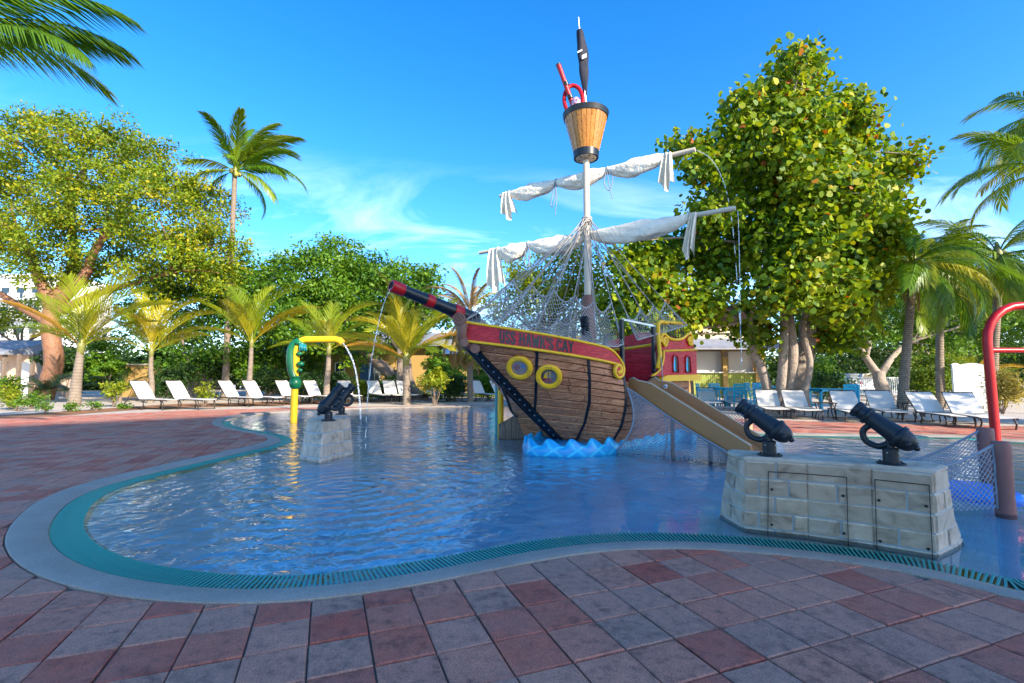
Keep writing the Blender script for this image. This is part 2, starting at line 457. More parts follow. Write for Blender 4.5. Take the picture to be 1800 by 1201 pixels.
M_BRPOST = simple('terracotta_post', (.25,.095,.075), .6, .18, 6, .2, 40)
M_ORPOST = simple('orange_post', (.62,.27,.13), .6, .15, 6, .2, 40)
M_PAD = simple('bright_blue_pad', (.0,.22,.78), .35, .12, 5, .1, 30)
M_BARK = simple('grey_brown_bark', (.20,.145,.105), .9, .45, 7, 1.0, 22, dist=.04)
M_BARKP = simple('pale_bark', (.34,.27,.21), .9, .45, 6, 1.0, 20, dist=.04)
M_GUMBO = simple('copper_bark', (.25,.115,.055), .6, .6, 2.2, 1.0, 7, dist=.06)
def palm_bark():
    t = NT('ringed_palm_bark'); v = t.mapping()
    rings = t.wave(v, 5.5, 1.2, 2, 2.0, 'BANDS', 'Z')
    c = t.mix(t.noise(v, 7, 5), (.20,.15,.11), (.42,.34,.26))
    c = t.mix(1.0, c, t.ramp(rings, [(0, (.55,.53,.5)), (.4, (1,1,1))]), 'MULTIPLY')
    return t.done(c, .85, t.bump(rings, .7, .03, t.bump(t.noise(v, 40, 3), .5, .01)), None, .3)
M_PALMB = palm_bark()

def leaf_mat(name, stops, trans=.35, rough=.5, attr='rnd', spec=.35):
    t = NT(name)
    r = t.attr(attr) if attr else t.rnd()
    c = t.ramp(r, stops)
    t.done(c, rough, None, None, spec)
    tl = t.n.new('ShaderNodeBsdfTranslucent')
    t.put(tl.inputs['Color'], t.mix(1.0, c, (1.5, 1.35, .7), 'MULTIPLY'))
    mx = t.n.new('ShaderNodeMixShader'); mx.inputs[0].default_value = trans
    t.l.new(t.b.outputs[0], mx.inputs[1]); t.l.new(tl.outputs[0], mx.inputs[2]); t.l.new(mx.outputs[0], t.out.inputs['Surface'])
    return t.m
L_GUMBO = leaf_mat('leaf_yellow_green', [(0, (.065,.14,.006)), (.4, (.16,.24,.008)), (.75, (.31,.34,.010)), (1, (.46,.36,.015))])
L_MID = leaf_mat('leaf_mid_green', [(0, (.045,.13,.012)), (.5, (.10,.22,.012)), (1, (.20,.31,.016))])
L_DARK = leaf_mat('leaf_deep_green', [(0, (.02,.055,.014)), (.5, (.035,.09,.016)), (1, (.08,.14,.02))])
L_LIME = leaf_mat('leaf_lime', [(0, (.12,.19,.008)), (.5, (.24,.29,.010)), (1, (.40,.36,.02))])
L_GRAPE = leaf_mat('leaf_sea_grape', [(0, (.045,.12,.008)), (.3, (.13,.23,.008)), (.7, (.29,.36,.010)), (.92, (.44,.40,.016)), (.965, (.46,.20,.015)), (1, (.34,.09,.012))], .38, .5)
L_GRAPE_O = leaf_mat('leaf_sea_grape_single', [(0, (.045,.12,.008)), (.3, (.13,.23,.008)), (.7, (.29,.36,.010)), (.92, (.44,.40,.016)), (.965, (.46,.20,.015)), (1, (.34,.09,.012))], .38, .5, None)
L_HEDGE = leaf_mat('leaf_hedge', [(0, (.06,.13,.010)), (.5, (.12,.20,.012)), (1, (.22,.26,.016))])
L_YBUSH = leaf_mat('leaf_variegated', [(0, (.24,.21,.04)), (.5, (.38,.31,.07)), (1, (.50,.42,.12))])
F_YOUNG = leaf_mat('frond_yellow_green', [(0, (.16,.23,.010)), (.5, (.30,.33,.014)), (.85, (.45,.36,.020)), (1, (.45,.24,.025))], .35, .4, None)
F_COCO = leaf_mat('frond_coconut', [(0, (.06,.15,.010)), (.5, (.13,.24,.012)), (.85, (.25,.31,.016)), (1, (.38,.33,.025))], .35, .35, None)
F_DARK = leaf_mat('frond_deep', [(0, (.025,.06,.014)), (.5, (.05,.10,.02)), (1, (.10,.14,.02))], .3, .35, None)
F_DEAD = leaf_mat('frond_dead', [(0, (.26,.16,.07)), (.5, (.38,.25,.11)), (1, (.48,.34,.17))], .25, .7, None)
F_DATE = leaf_mat('frond_grey_green', [(0, (.07,.12,.025)), (.5, (.14,.17,.03)), (1, (.26,.24,.035))], .3, .45, None)

# ------------------------------------------------------------------ pool outline (outer edge of the coping, on the ground)
pool_px = [(1800,1066),(1745,1048),(1655,1024),(1569,1007),(1467,992),(1369,981),(1289,974),(1210,970),(1133,970),(1044,976),(960,989),(900,1001),(800,1022),
           (700,1041),(600,1056),(500,1066),(400,1069),(300,1066),(215,1056),(125,1039),(60,1016),(22,990),(8,965),(10,943),(30,915),(65,887),
           (120,862),(200,840),(300,817),(400,795),(450,784),(470,776),(465,769),(440,763),(400,756),(376,749),(374,742),(395,734),(440,728),(500,723),
           (590,719),(680,716),(780,714.5),(880,714),(960,716),(1050,722),(1150,736),(1240,751),(1320,759),(1400,763),(1560,765),(1700,767)]
pool_pts = [G(*p) for p in pool_px] + [Vector((8.6,8.45,0)), Vector((10.6,7.6,0)), Vector((11.4,5.6,0)), Vector((10.2,3.6,0)), Vector((7.0,2.45,0)), Vector((4.2,2.05,0)), Vector((3.2,2.1,0))]
for p in pool_pts: p.z = 0
POOL = resample(catmull(pool_pts, 10, True), 0.09, True)
NP_ = len(POOL)
def smooth_curve(c, it=4):
    for _ in range(it):
        c = [c[i-1]*.25 + c[i]*.5 + c[(i+1) % len(c)]*.25 for i in range(len(c))]
    return c
POOL = smooth_curve(POOL, 5)
# orientation: make the inside lie on the left of the tangent
area = sum(POOL[i].x*POOL[(i+1) % NP_].y - POOL[(i+1) % NP_].x*POOL[i].y for i in range(NP_))
if area < 0: POOL.reverse()
POOL_T = [(POOL[(i+1) % NP_]-POOL[i-1]).normalized() for i in range(NP_)]
POOL_N = [Vector((-t.y, t.x, 0)) for t in POOL_T]
def offs(d, z): return [Vector((POOL[i].x + POOL_N[i].x*d, POOL[i].y + POOL_N[i].y*d, z)) for i in range(NP_)]
POOL_NP = np.array([(p.x, p.y) for p in POOL]); PN_NP = np.array([(p.x, p.y) for p in POOL_N])
def inside(x, y, d=0.0):      # signed distance: positive inside
    k = np.argmin((POOL_NP[:,0]-x)**2 + (POOL_NP[:,1]-y)**2)
    return float((x-POOL_NP[k,0])*PN_NP[k,0] + (y-POOL_NP[k,1])*PN_NP[k,1]), k

def ring_mesh(rings, name, m, closed=True, kind='structure', smooth=True):
    b = MB(); n = len(rings[0]); vs_ = [p for r_ in rings for p in r_]; fs = []
    for j in range(len(rings)-1):
        for i in range(n): fs.append((j*n+i, j*n+(i+1) % n, (j+1)*n+(i+1) % n, (j+1)*n+i))
    b.add(vs_, fs); return tag(b.build(name, m, None, 'auto'), kind=kind)
def sheet(outer, holes, z, name, m, kind='structure'):
    polys = [[Vector((p[0], p[1], 0)) for p in outer]] + [[Vector((p[0], p[1], 0)) for p in h] for h in holes]
    tris = tessellate_polygon(polys); pts = [p for q in polys for p in q]
    b = MB(); b.add([(p.x, p.y, z) for p in pts], [tuple(t) for t in tris])
    me = b.mesh(name)
    if me.polygons and sum(pl.normal.z for pl in me.polygons) < 0: me.flip_normals()
    return tag(link(name, me, m), kind=kind)

hole = [(p.x, p.y) for p in offs(0.08, 0)]
sheet([(-900,-300),(900,-300),(900,1500),(-900,1500)], [hole], 0.0, 'ground', M_SAND)
sheet([(p.x, p.y) for p in offs(0.405, 0)], [], -0.045, 'pool_floor', M_FLOOR)
ring_mesh([offs(0.415, -0.05), offs(0.41, -0.018), offs(0.395, -0.012), offs(0.395, -0.09), offs(0.205, -0.09), offs(0.205, -0.004), offs(0.19, 0.004), offs(0.10, 0.020), offs(0.012, 0.026), offs(0.0, 0.022), offs(0.0, -0.03)], 'pool_coping', M_COPING)
WATER_Z = -0.010
sheet([(p.x, p.y) for p in offs(0.20, 0)], [], WATER_Z, 'water', M_WATER)

# ------------------------------------------------------------------ drain grate: slats
grate = empty('drain_grate', (0, 2.5, 0), 0, 'turquoise slatted drain grate curving round the edge of the splash pool', 'drain grate')
gl_ = offs(0.30, 0)
slat_mid = resample(gl_, 0.0255, True)
slat_me = MB().box((0,0,0), (0.180, 0.0125, 0.005), None, .001).mesh('slat')
slat_me.materials.append(M_GRATE)
ns_ = len(slat_mid)
sl = []
for i in range(ns_):
    t = (slat_mid[(i+1) % ns_] - slat_mid[i-1]).normalized(); p = slat_mid[i]
    dry = min(1, max(.62, (p.x + 0.9) / 1.2)) if p.y < 7.5 else 0.45
    sl.append((p, t, -0.017 + 0.014*dry))
vis = sorted(range(ns_), key=lambda i: (sl[i][0].x**2 + sl[i][0].y**2) + (400 if abs(sl[i][0].x) > sl[i][0].y*1.09 else 0))
for i in vis[:300]:
    p, t, z = sl[i]
    o = link('slat', slat_me, None, grate); o.location = (p.x, p.y, z)
    o.rotation_euler = (0, 0, math.atan2(-t.x, t.y) + R(7))
b = MB()
for i in vis[300:]:
    p, t, z = sl[i]
    if p.y > 12.5: continue
    b.box((p.x, p.y, z), (0.180, 0.0125, 0.005), Matrix.Rotation(math.atan2(-t.x, t.y) + R(7), 3, 'Z'))
tag(b.build('slat_run', M_GRATE, grate), kind='stuff')
rail = MB()
for d in (0.208, 0.392): rail.tube([Vector((p.x, p.y, -0.020)) for p in offs(d, 0) if True], .006, 4, False, True)
rail.build('edge_rail', M_GRATE, grate)

# ------------------------------------------------------------------ paved deck
def deck_far(x):                                     # far limit of the paving at each x
    pts = [(-30, 9.8), (-13.5, 13.0), (-11, 16.2), (-8, 18.0), (-4, 19.2), (0, 20.2), (3, 18), (5, 13.6), (8, 11.8), (11, 11.0), (14, 10.6), (30, 10)]
    for (a, ya), (c, yc) in zip(pts, pts[1:]):
        if a <= x <= c: return ya + (yc-ya)*(x-a)/(c-a)
    return 0
edge = [(x, deck_far(x)) for x in np.linspace(-26, 16, 60)]
deck = sheet([(-26,-3),(16,-3)] + edge[::-1], [hole], 0.005, 'paved_deck', M_JOINT)
PANG = R(21.0); PW, PH = 0.228, 0.238
pu = Vector((math.cos(PANG), math.sin(PANG), 0)); pv = Vector((-math.sin(PANG), math.cos(PANG), 0))
def clip_half(poly, p0, n):                          # keep the side where (p-p0).n <= 0
    out = []
    for i in range(len(poly)):
        a, c = poly[i], poly[(i+1) % len(poly)]
        da = (a-p0).dot(n); dc = (c-p0).dot(n)
        if da <= 0: out.append(a)
        if (da < 0 < dc) or (dc < 0 < da): out.append(a + (c-a)*(da/(da-dc)))
    return out
rng = random.Random(3)
pav = []
for i in range(-110, 111):
    for j in range(-60, 110):
        jx = rng.uniform(-.0015, .0015); jy = rng.uniform(-.0015, .0015)
        c = pu*((i+.35)*PW + jx) + pv*((j+.45)*PH + jy)
        if not (-25 < c.x < 15 and 0.9 < c.y < deck_far(c.x)-.15): continue
        if abs(c.x) > 1.12*c.y + 1.0: continue
        d, k = inside(c.x, c.y)
        if d > 0.2: continue
        gap = 0.0035
        q = [c + pu*(sx*(PW/2-gap)) + pv*(sy*(PH/2-gap)) for sx, sy in ((-1,-1),(1,-1),(1,1),(-1,1))]
        full = True
        if d > -0.2:
            q2 = clip_half(q, POOL[k] - POOL_N[k]*0.006, POOL_N[k])
            if len(q2) < 3: continue
            full = len(q2) == 4 and all((a-b_).length < 1e-6 for a, b_ in zip(q, q2)); q = q2
            ar = abs(sum(q[m].x*q[(m+1) % len(q)].y - q[(m+1) % len(q)].x*q[m].y for m in range(len(q))))/2
            if ar < .0025: continue
        pav.append((c, q, full))
pav.sort(key=lambda t_: t_[0].length + (50 if abs(t_[0].x) > t_[0].y*1.07+.15 else 0))
def paver_mesh(q, c, z, tx, ty):
    cen = sum(q, Vector())/len(q); n = len(q); vs_ = []
    for f_, h in ((1, -.02), (1, .0075), (None, .0115)):
        for p in q:
            pp = p if f_ else cen + (p-cen)*(1 - .008/max(.02, (p-cen).length))
            dz = h + (z + tx*(p.x-c.x) + ty*(p.y-c.y) if h > 0 else 0)
            vs_.append((pp.x-c.x, pp.y-c.y, dz))
    fs = [tuple(2*n+k for k in range(n))]
    for a in range(2):
        for k in range(n): fs.append((a*n+k, a*n+(k+1) % n, (a+1)*n+(k+1) % n, (a+1)*n+k))
    return vs_, fs
fullq = [pu*(sx*(PW/2-.0035)) + pv*(sy*(PH/2-.0035)) for sx, sy in ((-1,-1),(1,-1),(1,1),(-1,1))]
v_, f_ = paver_mesh(fullq, Vector(), 0, 0, 0)
pav_me = MB().add(v_, f_).mesh('paver'); pav_me.materials.append(M_PAV_O)
for c, q, full in pav[:300]:
    dz = rng.uniform(-.0015, .002)
    if full:
        o = link('paver', pav_me, None, deck); o.location = (c.x, c.y, 0.005+dz)
        o.rotation_euler = (rng.uniform(-.006,.006), rng.uniform(-.006,.006), 0)
    else:
        v_, f_ = paver_mesh(q, c, 0, 0, 0)
        o = MB().add(v_, f_).build('paver', M_PAV_O, deck); o.location = (c.x, c.y, 0.005+dz)
b = MB(); fr_ = []
for c, q, full in pav[300:]:
    v_, f_ = paver_mesh(q, c, rng.uniform(-.0015,.002), rng.uniform(-.006,.006), rng.uniform(-.006,.006))
    b.add([(x+c.x, y+c.y, z+.005) for x, y, z in v_], f_); fr_ += [rng.random()]*len(f_)
o = tag(b.build('paver_field', M_PAV_S, deck), kind='stuff')
at_ = o.data.attributes.new('rnd', 'FLOAT', 'FACE'); at_.data.foreach_set('value', fr_)

# ------------------------------------------------------------------ beds and paths beyond the paving
def bed(name, px, z, m):
    pts = [G(*p) for p in px]
    pts = catmull(pts, 5, True)
    return sheet([(p.x, p.y) for p in pts], [], z, name, m)
bed('mulch_bed', [(-260,748),(0,739),(110,731),(210,723),(300,718),(400,715.5),(520,712),(640,707),(760,703),(870,701),(870,699),(700,701),(560,704),(420,708),(300,711),(180,719),(60,727),(-100,735),(-260,741)], .008, M_MULCH)
bed('lawn', [(560,700),(680,698),(800,697),(900,696),(1100,696),(1250,697),(1330,697),(1330,692),(1100,690),(900,689),(700,690),(540,694)], .010, M_LAWN)
bed('path', [(1330,731),(1420,733),(1560,737),(1700,742),(1900,748),(1950,735),(1750,724),(1600,716),(1480,711),(1380,711),(1320,718)], .012, M_PATH)

# ------------------------------------------------------------------ stone cannon walls
def stone_mat():
    t = NT('moulded_stone'); v = t.mapping(); r = t.rnd()
    off = t.n.new('ShaderNodeVectorMath'); off.operation = 'ADD'; t.put(off.inputs[0], t.tc.outputs['Object'])
    cx_ = t.n.new('ShaderNodeCombineXYZ'); t.put(cx_.inputs[0], t.math('MULTIPLY', r, 9)); t.put(cx_.inputs[2], t.math('MULTIPLY', r, 4)); t.put(off.inputs[1], cx_.outputs[0])
    a = t.noise(off.outputs[0], 6, 5, .62, .8); bnoise = t.noise(off.outputs[0], 40, 4, .6)
    c = t.ramp(a, [(.30, (.26,.185,.125)), (.45, (.53,.41,.295)), (.6, (.64,.51,.38)), (.75, (.76,.65,.52))])
    c = t.mix(t.math('MULTIPLY', r, .35), c, (.30,.28,.24))
    return t.done(c, t.math('ADD', .5, t.math('MULTIPLY', bnoise, .25)), t.bump(a, .6, .02, t.bump(bnoise, .35, .004)), None, .35)
M_STONE = stone_mat()
M_MORTAR = simple('blue_grey_mortar', (.38,.45,.49), .8, .2, 14, .3, 90)

def stone_block(name, label, base, top, ztop, rows, blen, loc, zbot=-0.12):
    """base / top: matching lists of plan corners, counter-clockwise seen from above"""
    root = empty(name, loc, 0, label, 'stone wall')
    n = len(base); bpts = [Vector((p[0], p[1], zbot)) for p in base]; tpts = [Vector((p[0], p[1], ztop)) for p in top]
    core = MB(); core.add(tpts, [tuple(range(n))])
    for i in range(n):
        core.patch(lambda u, v, i=i: bpts[i].lerp(bpts[(i+1) % n], u).lerp(tpts[i].lerp(tpts[(i+1) % n], u), v), 0, 1, 0, 1, 6, 6, 0.0)
    core.build('mortar_core', M_MORTAR, root)
    rg = random.Random(len(name)*7+rows)
    for i in range(n):
        a0, a1, b0, b1 = bpts[i], bpts[(i+1) % n], tpts[i], tpts[(i+1) % n]
        L = ((a1-a0).length + (b1-b0).length)/2; H = (b0-a0).length
        f = lambda u, v, a0=a0, a1=a1, b0=b0, b1=b1: a0.lerp(a1, u).lerp(b0.lerp(b1, u), v)
        nb = max(1, int(round(L/blen)))
        for r_ in range(rows):
            v0, v1 = r_/rows, (r_+1)/rows
            cuts = [0.0] + [(k + (.5 if r_ % 2 else 0) + rg.uniform(-.08,.08))/nb for k in range(0 if r_ % 2 else 1, nb) ] + [1.0]
            cuts = [cuts[0]] + [c for c in cuts[1:-1] if .12/nb < c < 1-.12/nb] + [1.0]
            for u0, u1 in zip(cuts, cuts[1:]):
                gu, gv = .0055/L, .0070/H
                lo = 0 if u0 == 0 else gu; hi = 0 if u1 == 1 else gu
                MB().patch(f, u0+lo, u1-hi, v0+gv, v1-gv, 3, 2, .008+rg.uniform(-.002,.003), .008/L, .006/H).build('block', M_STONE, root, 'auto')
    # capping slab
    cap = MB(); ins = [(p - sum(tpts, Vector())/n) for p in tpts]; cen = sum(tpts, Vector())/n
    lo_ = [cen + d*1.0 + d.normalized()*.012 for d in ins]; mid_ = [p + Vector((0,0,.012)) for p in lo_]; hi_ = [cen + d*(1-.015/d.length) + Vector((0,0,.020)) for d in ins]
    cap.add(lo_+mid_+hi_, [tuple(2*n+k for k in range(n))] + [(a*n+k, a*n+(k+1) % n, (a+1)*n+(k+1) % n, (a+1)*n+k) for a in range(2) for k in range(n)])
    cap.build('capstone', M_STONE, root)
    return root, bpts, tpts

def xy(v): return (v.x, v.y)
wb = [G(1262,897), G(1306,921), G(1420,934), G(1535,950), G(1646,968), G(1684,951)]
WT = 0.525
wt = [G(1282,799,WT), G(1311,808,WT), G(1418,814,WT), G(1532,822,WT), G(1640,832,WT), G(1662,823,WT)]
back_b = [Vector((3.06,3.36,0)), Vector((2.52,3.62,0)), Vector((2.00,4.02,0))]
back_t = [wt[5]+Vector((.02,.10,0)), (wt[3]+wt[4])/2+Vector((.12,.26,0)), (wt[1]+wt[2])/2+Vector((.10,.27,0)), wt[0]+Vector((.06,.12,0))]
back_b.insert(1, Vector((2.9,3.48,0)))
wallR, wbp, wtp = stone_block('cannon_wall', 'long curved stone block wall carrying two black water cannons', [xy(p) for p in wb]+[xy(p) for p in back_b], [xy(p) for p in wt]+[xy(p) for p in back_t], WT, 5, .235, (2.3,3.4,0))
# access panels: dark seams and screws on the front face of the right wall
def panel(root, i0, ua, i1, ub, va, vb):
    def F(i, u, v): return wbp[i].lerp(wbp[i+1], u).lerp(wtp[i].lerp(wtp[i+1], u), v) + nrm(i)*.0165
    def nrm(i):
        c = (wbp[i+1]-wbp[i]).cross(wtp[i]-wbp[i]).normalized(); return c
    path = [F(i0, ua, va)] + ([F(i1, 0, va)] if i1 != i0 else []) + [F(i1, ub, va), F(i1, ub, vb)] + ([F(i1, 0, vb)] if i1 != i0 else []) + [F(i0, ua, vb)]
    m = MB()
    for a, c in zip(path, path[1:]+path[:1]): m.bar(a, c, .0036, .005)
    o = m.build('access_panel_seam', M_BLACK, root)
    for (i, u) in ((i0, ua), (i1, ub)):
        for v in (va + (vb-va)*.22, va + (vb-va)*.75):
            s = MB(); s.lathe([(-.004,.008),(.004,.008),(.006,.005)], F(i, u + (.06 if i == i0 and u == ua else -.06), v), nrm(i), 8); s.build('screw', M_BLACK, o)
panel(wallR, 1, .38, 2, .62, .10, .90)
panel(wallR, 2, .98, 3, .98, .06, .90) if False else panel(wallR, 3, .05, 3, .93, .06, .90)

lb = [G(524,806), G(562,812), G(592,804), G(621,797)]
LT = 0.50
lbb = [Vector((-2.33,7.25,0)), Vector((-2.85,7.15,0))]; _c = sum(lb+lbb, Vector())/6; lt = [_c+(p-_c)*.74 for p in lb]; ltb = [_c+(p-_c)*.74 for p in lbb]
wallL, _, _ = stone_block('cannon_plinth', 'small tapered stone block plinth with cannons standing left in the pool', [xy(p) for p in lb]+[xy(p) for p in lbb], [xy(p) for p in lt]+[xy(p) for p in ltb], LT, 4, .17, (-2.5,6.6,0))

# ------------------------------------------------------------------ water cannons
def cannon(name, loc, d, label, scale=1.0, handle=-1, group='black water cannons on the stone walls', pedestal=True):
    """loc: centre of the flange; d: direction of the muzzle"""
    root = empty(name, loc, 0, label, 'water cannon', group)
    L = Vector(loc); d = Vector(d).normalized(); s = scale
    side = d.cross(Vector((0,0,1))).normalized()
    up = side.cross(d)
    piv = L + Vector((0,0,.285*s))
    if pedestal:
        fl = MB(); fl.lathe([(0,.105*s),(.012*s,.105*s),(.015*s,.100*s)], L, (0,0,1), 24); fo = fl.build('flange', M_IRON, root, 'auto')
        for k in range(6):
            a = k*math.pi/3; bb = MB(); bb.lathe([(0,.009*s),(.010*s,.009*s)], L+Vector((.085*s*math.cos(a), .085*s*math.sin(a), .015*s)), (0,0,1), 6); bb.build('bolt', M_IRON, fo)
        pd = MB(); pd.lathe([(.015*s,.058*s),(.13*s,.058*s),(.138*s,.05*s),(.138*s,.032*s),(.17*s,.030*s)], L, (0,0,1), 20); po = pd.build('pedestal', M_IRON, root, 'auto')
        for k in range(4):
            a = k*math.pi/2+.5; bb = MB(); ax = Vector((math.cos(a), math.sin(a), 0)); bb.lathe([(0,.006*s),(.006*s,.005*s)], L+ax*.057*s+Vector((0,0,.10*s)), ax, 6); bb.build('bolt', M_CHROME, po)
        br = MB(); br.tube(catmull([L+Vector((0,0,.15*s)), L+Vector((0,0,.20*s)), piv - up*.03*s - d*.08*s, piv - up*.05*s - d*.10*s], 5), .030*s, 10); br.build('swivel_neck', M_IRON, root, True)
    # C-shaped handle below the barrel
    hp = [piv + d*.13*s - up*.055*s, piv + d*.135*s - up*.13*s, piv + d*.07*s - up*.185*s, piv - d*.02*s - up*.165*s, piv - d*.06*s - up*.10*s, piv - d*.10*s - up*.05*s]
    hm = MB(); hm.tube(catmull(hp, 6), .026*s, 10); hm.build('handle', M_IRON, root, True)
    prof = [(-.212,.0),(-.212,.030),(-.205,.046),(-.192,.060),(-.172,.072),(-.135,.084),(-.10,.088),(-.095,.100),(-.07,.102),(-.06,.098),(-.055,.084),(.0,.078),(.10,.070),(.17,.066),(.175,.078),(.195,.080),(.205,.072),(.21,.064),(.255,.062),(.26,.074),(.285,.076),(.30,.072),(.305,.060),(.305,.045),(.27,.042)]
    bl = MB(); bl.lathe([(h*s, r_*s) for h, r_ in prof], piv, d, 24, False); bo = bl.build('barrel', M_IRON, root, 'auto')
    mz = MB(); mz.lathe([(.271*s,.0),(.272*s,.043*s)], piv, d, 16, False); mz.build('bore', M_DARK, bo)
    tr = MB()
    for sg in (-1, 1): tr.lathe([(0,.022*s),(.10*s,.022*s),(.11*s,.012*s)], piv - d*.16*s, side*sg, 10)
    tr.build('grip_pin', M_IRON, bo, 'auto')
    kn = MB(); kn.ball(piv - d*.220*s, .026*s, 10, 6); kn.build('breech_knob', M_BLACK, bo, True)
    return root
zt = WT + .020
cannon('water_cannon', P(1353,801,G(1353,801,zt).y), (-.60,.42,.52), 'black water cannon on the slide end of the long stone wall', .72)
cannon('water_cannon', P(1567,816,G(1567,816,zt).y), (-.52,.50,.56), 'black water cannon nearest the terracotta posts on the long stone wall', .70)
zl = LT + .020
q = G(577,740,zl); cannon('water_cannon', q, (.52,.22,.74), 'nearer black water cannon on the small stone plinth', .86)
q = G(600,729,zl); cannon('water_cannon', q, (.50,.35,.74), 'farther black water cannon on the small stone plinth', .84)

# ------------------------------------------------------------------ the pirate ship
SA = Vector((-0.67, 6.60, 0)); AX = Vector((.766, .643, 0)); NX = Vector((.643, -.766, 0))
def S(s, w, z): return SA + AX*s + NX*w + Vector((0, 0, z))
def proj(p):
    d = p.y*math.cos(TILT) + (p.z-CAM_H)*math.sin(TILT); h = (p.z-CAM_H)*math.cos(TILT) - p.y*math.sin(TILT)
    return CX + FPX*p.x/d, CY - FPX*h/d
ship = empty('pirate_ship', S(2.2, 0, 0), 0, 'brown plank pirate ship play structure with crimson name board, mast and rope nets', 'pirate ship')

def lerp(a, b, t): return a + (b-a)*t
def zbb(u): return 1.575 - .33*u**1.05                                   # bottom of the name board
def zbt(u):
    z = 1.835 - .40*u
    if u > .84: z -= ((u-.84)/.16)**2.2 * (z - zbb(u)) * .92
    return z
def plan_top(u): return 1.93*u**1.15, 1.16*math.sin(math.pi/2*u)
def hull_f(u, v, sg=1):
    st, wt_ = plan_top(u); sb, wb_ = 1.86+.12*u, .98*u
    k = v**.92
    s = lerp(sb, st, k); w = lerp(wb_, wt_, v**.8) + .13*math.sin(math.pi*v)*u**.8
    return S(s, w*sg, lerp(.08, zbb(u), v))
def hull_near(u, v): return hull_f(u, v, 1)
def hull_far(u, v): return hull_f(1-u, v, -1)
def solve_u(f, v, px):
    if proj(f(0, v))[0] > px: return None
    lo, hi = 0.0, 1.0
    for _ in range(30):
        m = (lo+hi)/2
        if proj(f(m, v))[0] < px: lo = m
        else: hi = m
    return lo
def solve_uv(f, px, py):
    lo, hi = 0.0, 1.0
    for _ in range(30):
        v = (lo+hi)/2; u = solve_u(f, v, px)
        y = proj(f(u if u is not None else 0, v))[1]
        if y > py: lo = v
        else: hi = v
    v = (lo+hi)/2; return solve_u(f, v, px) or 0, v
def nrm_of(f, u, v, e=2e-3):
    return (f(min(1,u+e), v)-f(max(0,u-e), v)).cross(f(u, min(1,v+e))-f(u, max(0,v-e))).normalized()

hull = MB()
for f in (hull_near, hull_far):
    nu, nv = 14, 10; vs_ = [f(i/nu, j/nv) - nrm_of(f, i/nu, j/nv)*.004 for j in range(nv+1) for i in range(nu+1)]
    hull.add(vs_, [(j*(nu+1)+i, j*(nu+1)+i+1, (j+1)*(nu+1)+i+1, (j+1)*(nu+1)+i) for j in range(nv) for i in range(nu)])
# waist and stern sides
def waist(u, v, sg=1):
    s = lerp(1.97, 4.02, u if sg > 0 else 1-u); k = math.sin(math.pi*v)
    w0 = lerp(.98, .80, (s-1.97)/2.05); w1 = lerp(1.13, 1.02, (s-1.97)/2.05)
    return S(s, sg*(lerp(w0, w1, v)+.06*k), lerp(.08, 1.02, v))
for sg in (1, -1):
    f = lambda u, v, sg=sg: waist(u, v, sg)
    vs_ = [f(i/8, j/6) - nrm_of(f, i/8, j/6)*.004 for j in range(7) for i in range(9)]
    hull.add(vs_, [(j*9+i, j*9+i+1, (j+1)*9+i+1, (j+1)*9+i) for j in range(6) for i in range(8)])
hull.add([waist(1,0,1), waist(0,0,-1), waist(0,1,-1), waist(1,1,1)], [(0,1,2,3)])          # transom
hull_o = hull.build('hull', M_DARK, ship, True)
rg = random.Random(11)
ROWS = 12
for r_ in range(ROWS):
    v0, v1 = r_/ROWS, (r_+1)/ROWS
    cuts = [0.0, rg.uniform(.30,.75), 1.0] if r_ % 3 else [0.0, rg.uniform(.25,.4), rg.uniform(.6,.8), 1.0]
    for u0, u1 in zip(cuts, cuts[1:]):
        MB().patch(hull_near, u0+.0014, u1-.0014, v0+.0036, v1-.0036, 10, 2, .014+rg.uniform(0,.005), .002, .006).build('plank', M_HULL, hull_o, 'auto')
    for u0, u1 in ((0,.5),(.5,1)):
        MB().patch(hull_far, u0+.0025, u1-.0025, v0+.003, v1-.003, 6, 2, .012, .003, .004).build('plank', M_HULL, hull_o, 'auto')
for sg in (1, -1):
    f = lambda u, v, sg=sg: waist(u, v, sg)
    for r_ in range(8):
        for u0, u1 in ((0,.45+.1*(r_ % 2)),(.45+.1*(r_ % 2),1)):
            MB().patch(f, u0+.003, u1-.003, r_/8+.004, (r_+1)/8-.004, 4, 1, .012, .003, .005).build('plank', M_HULL, hull_o, 'auto')
tf = lambda u, v: waist(1,0,1).lerp(waist(0,0,-1), u).lerp(waist(1,1,1).lerp(waist(0,1,-1), u), v)
for r_ in range(8): MB().patch(tf, .004, .996, r_/8+.004, (r_+1)/8-.004, 2, 1, .012, .003, .005).build('plank', M_HULL, hull_o)

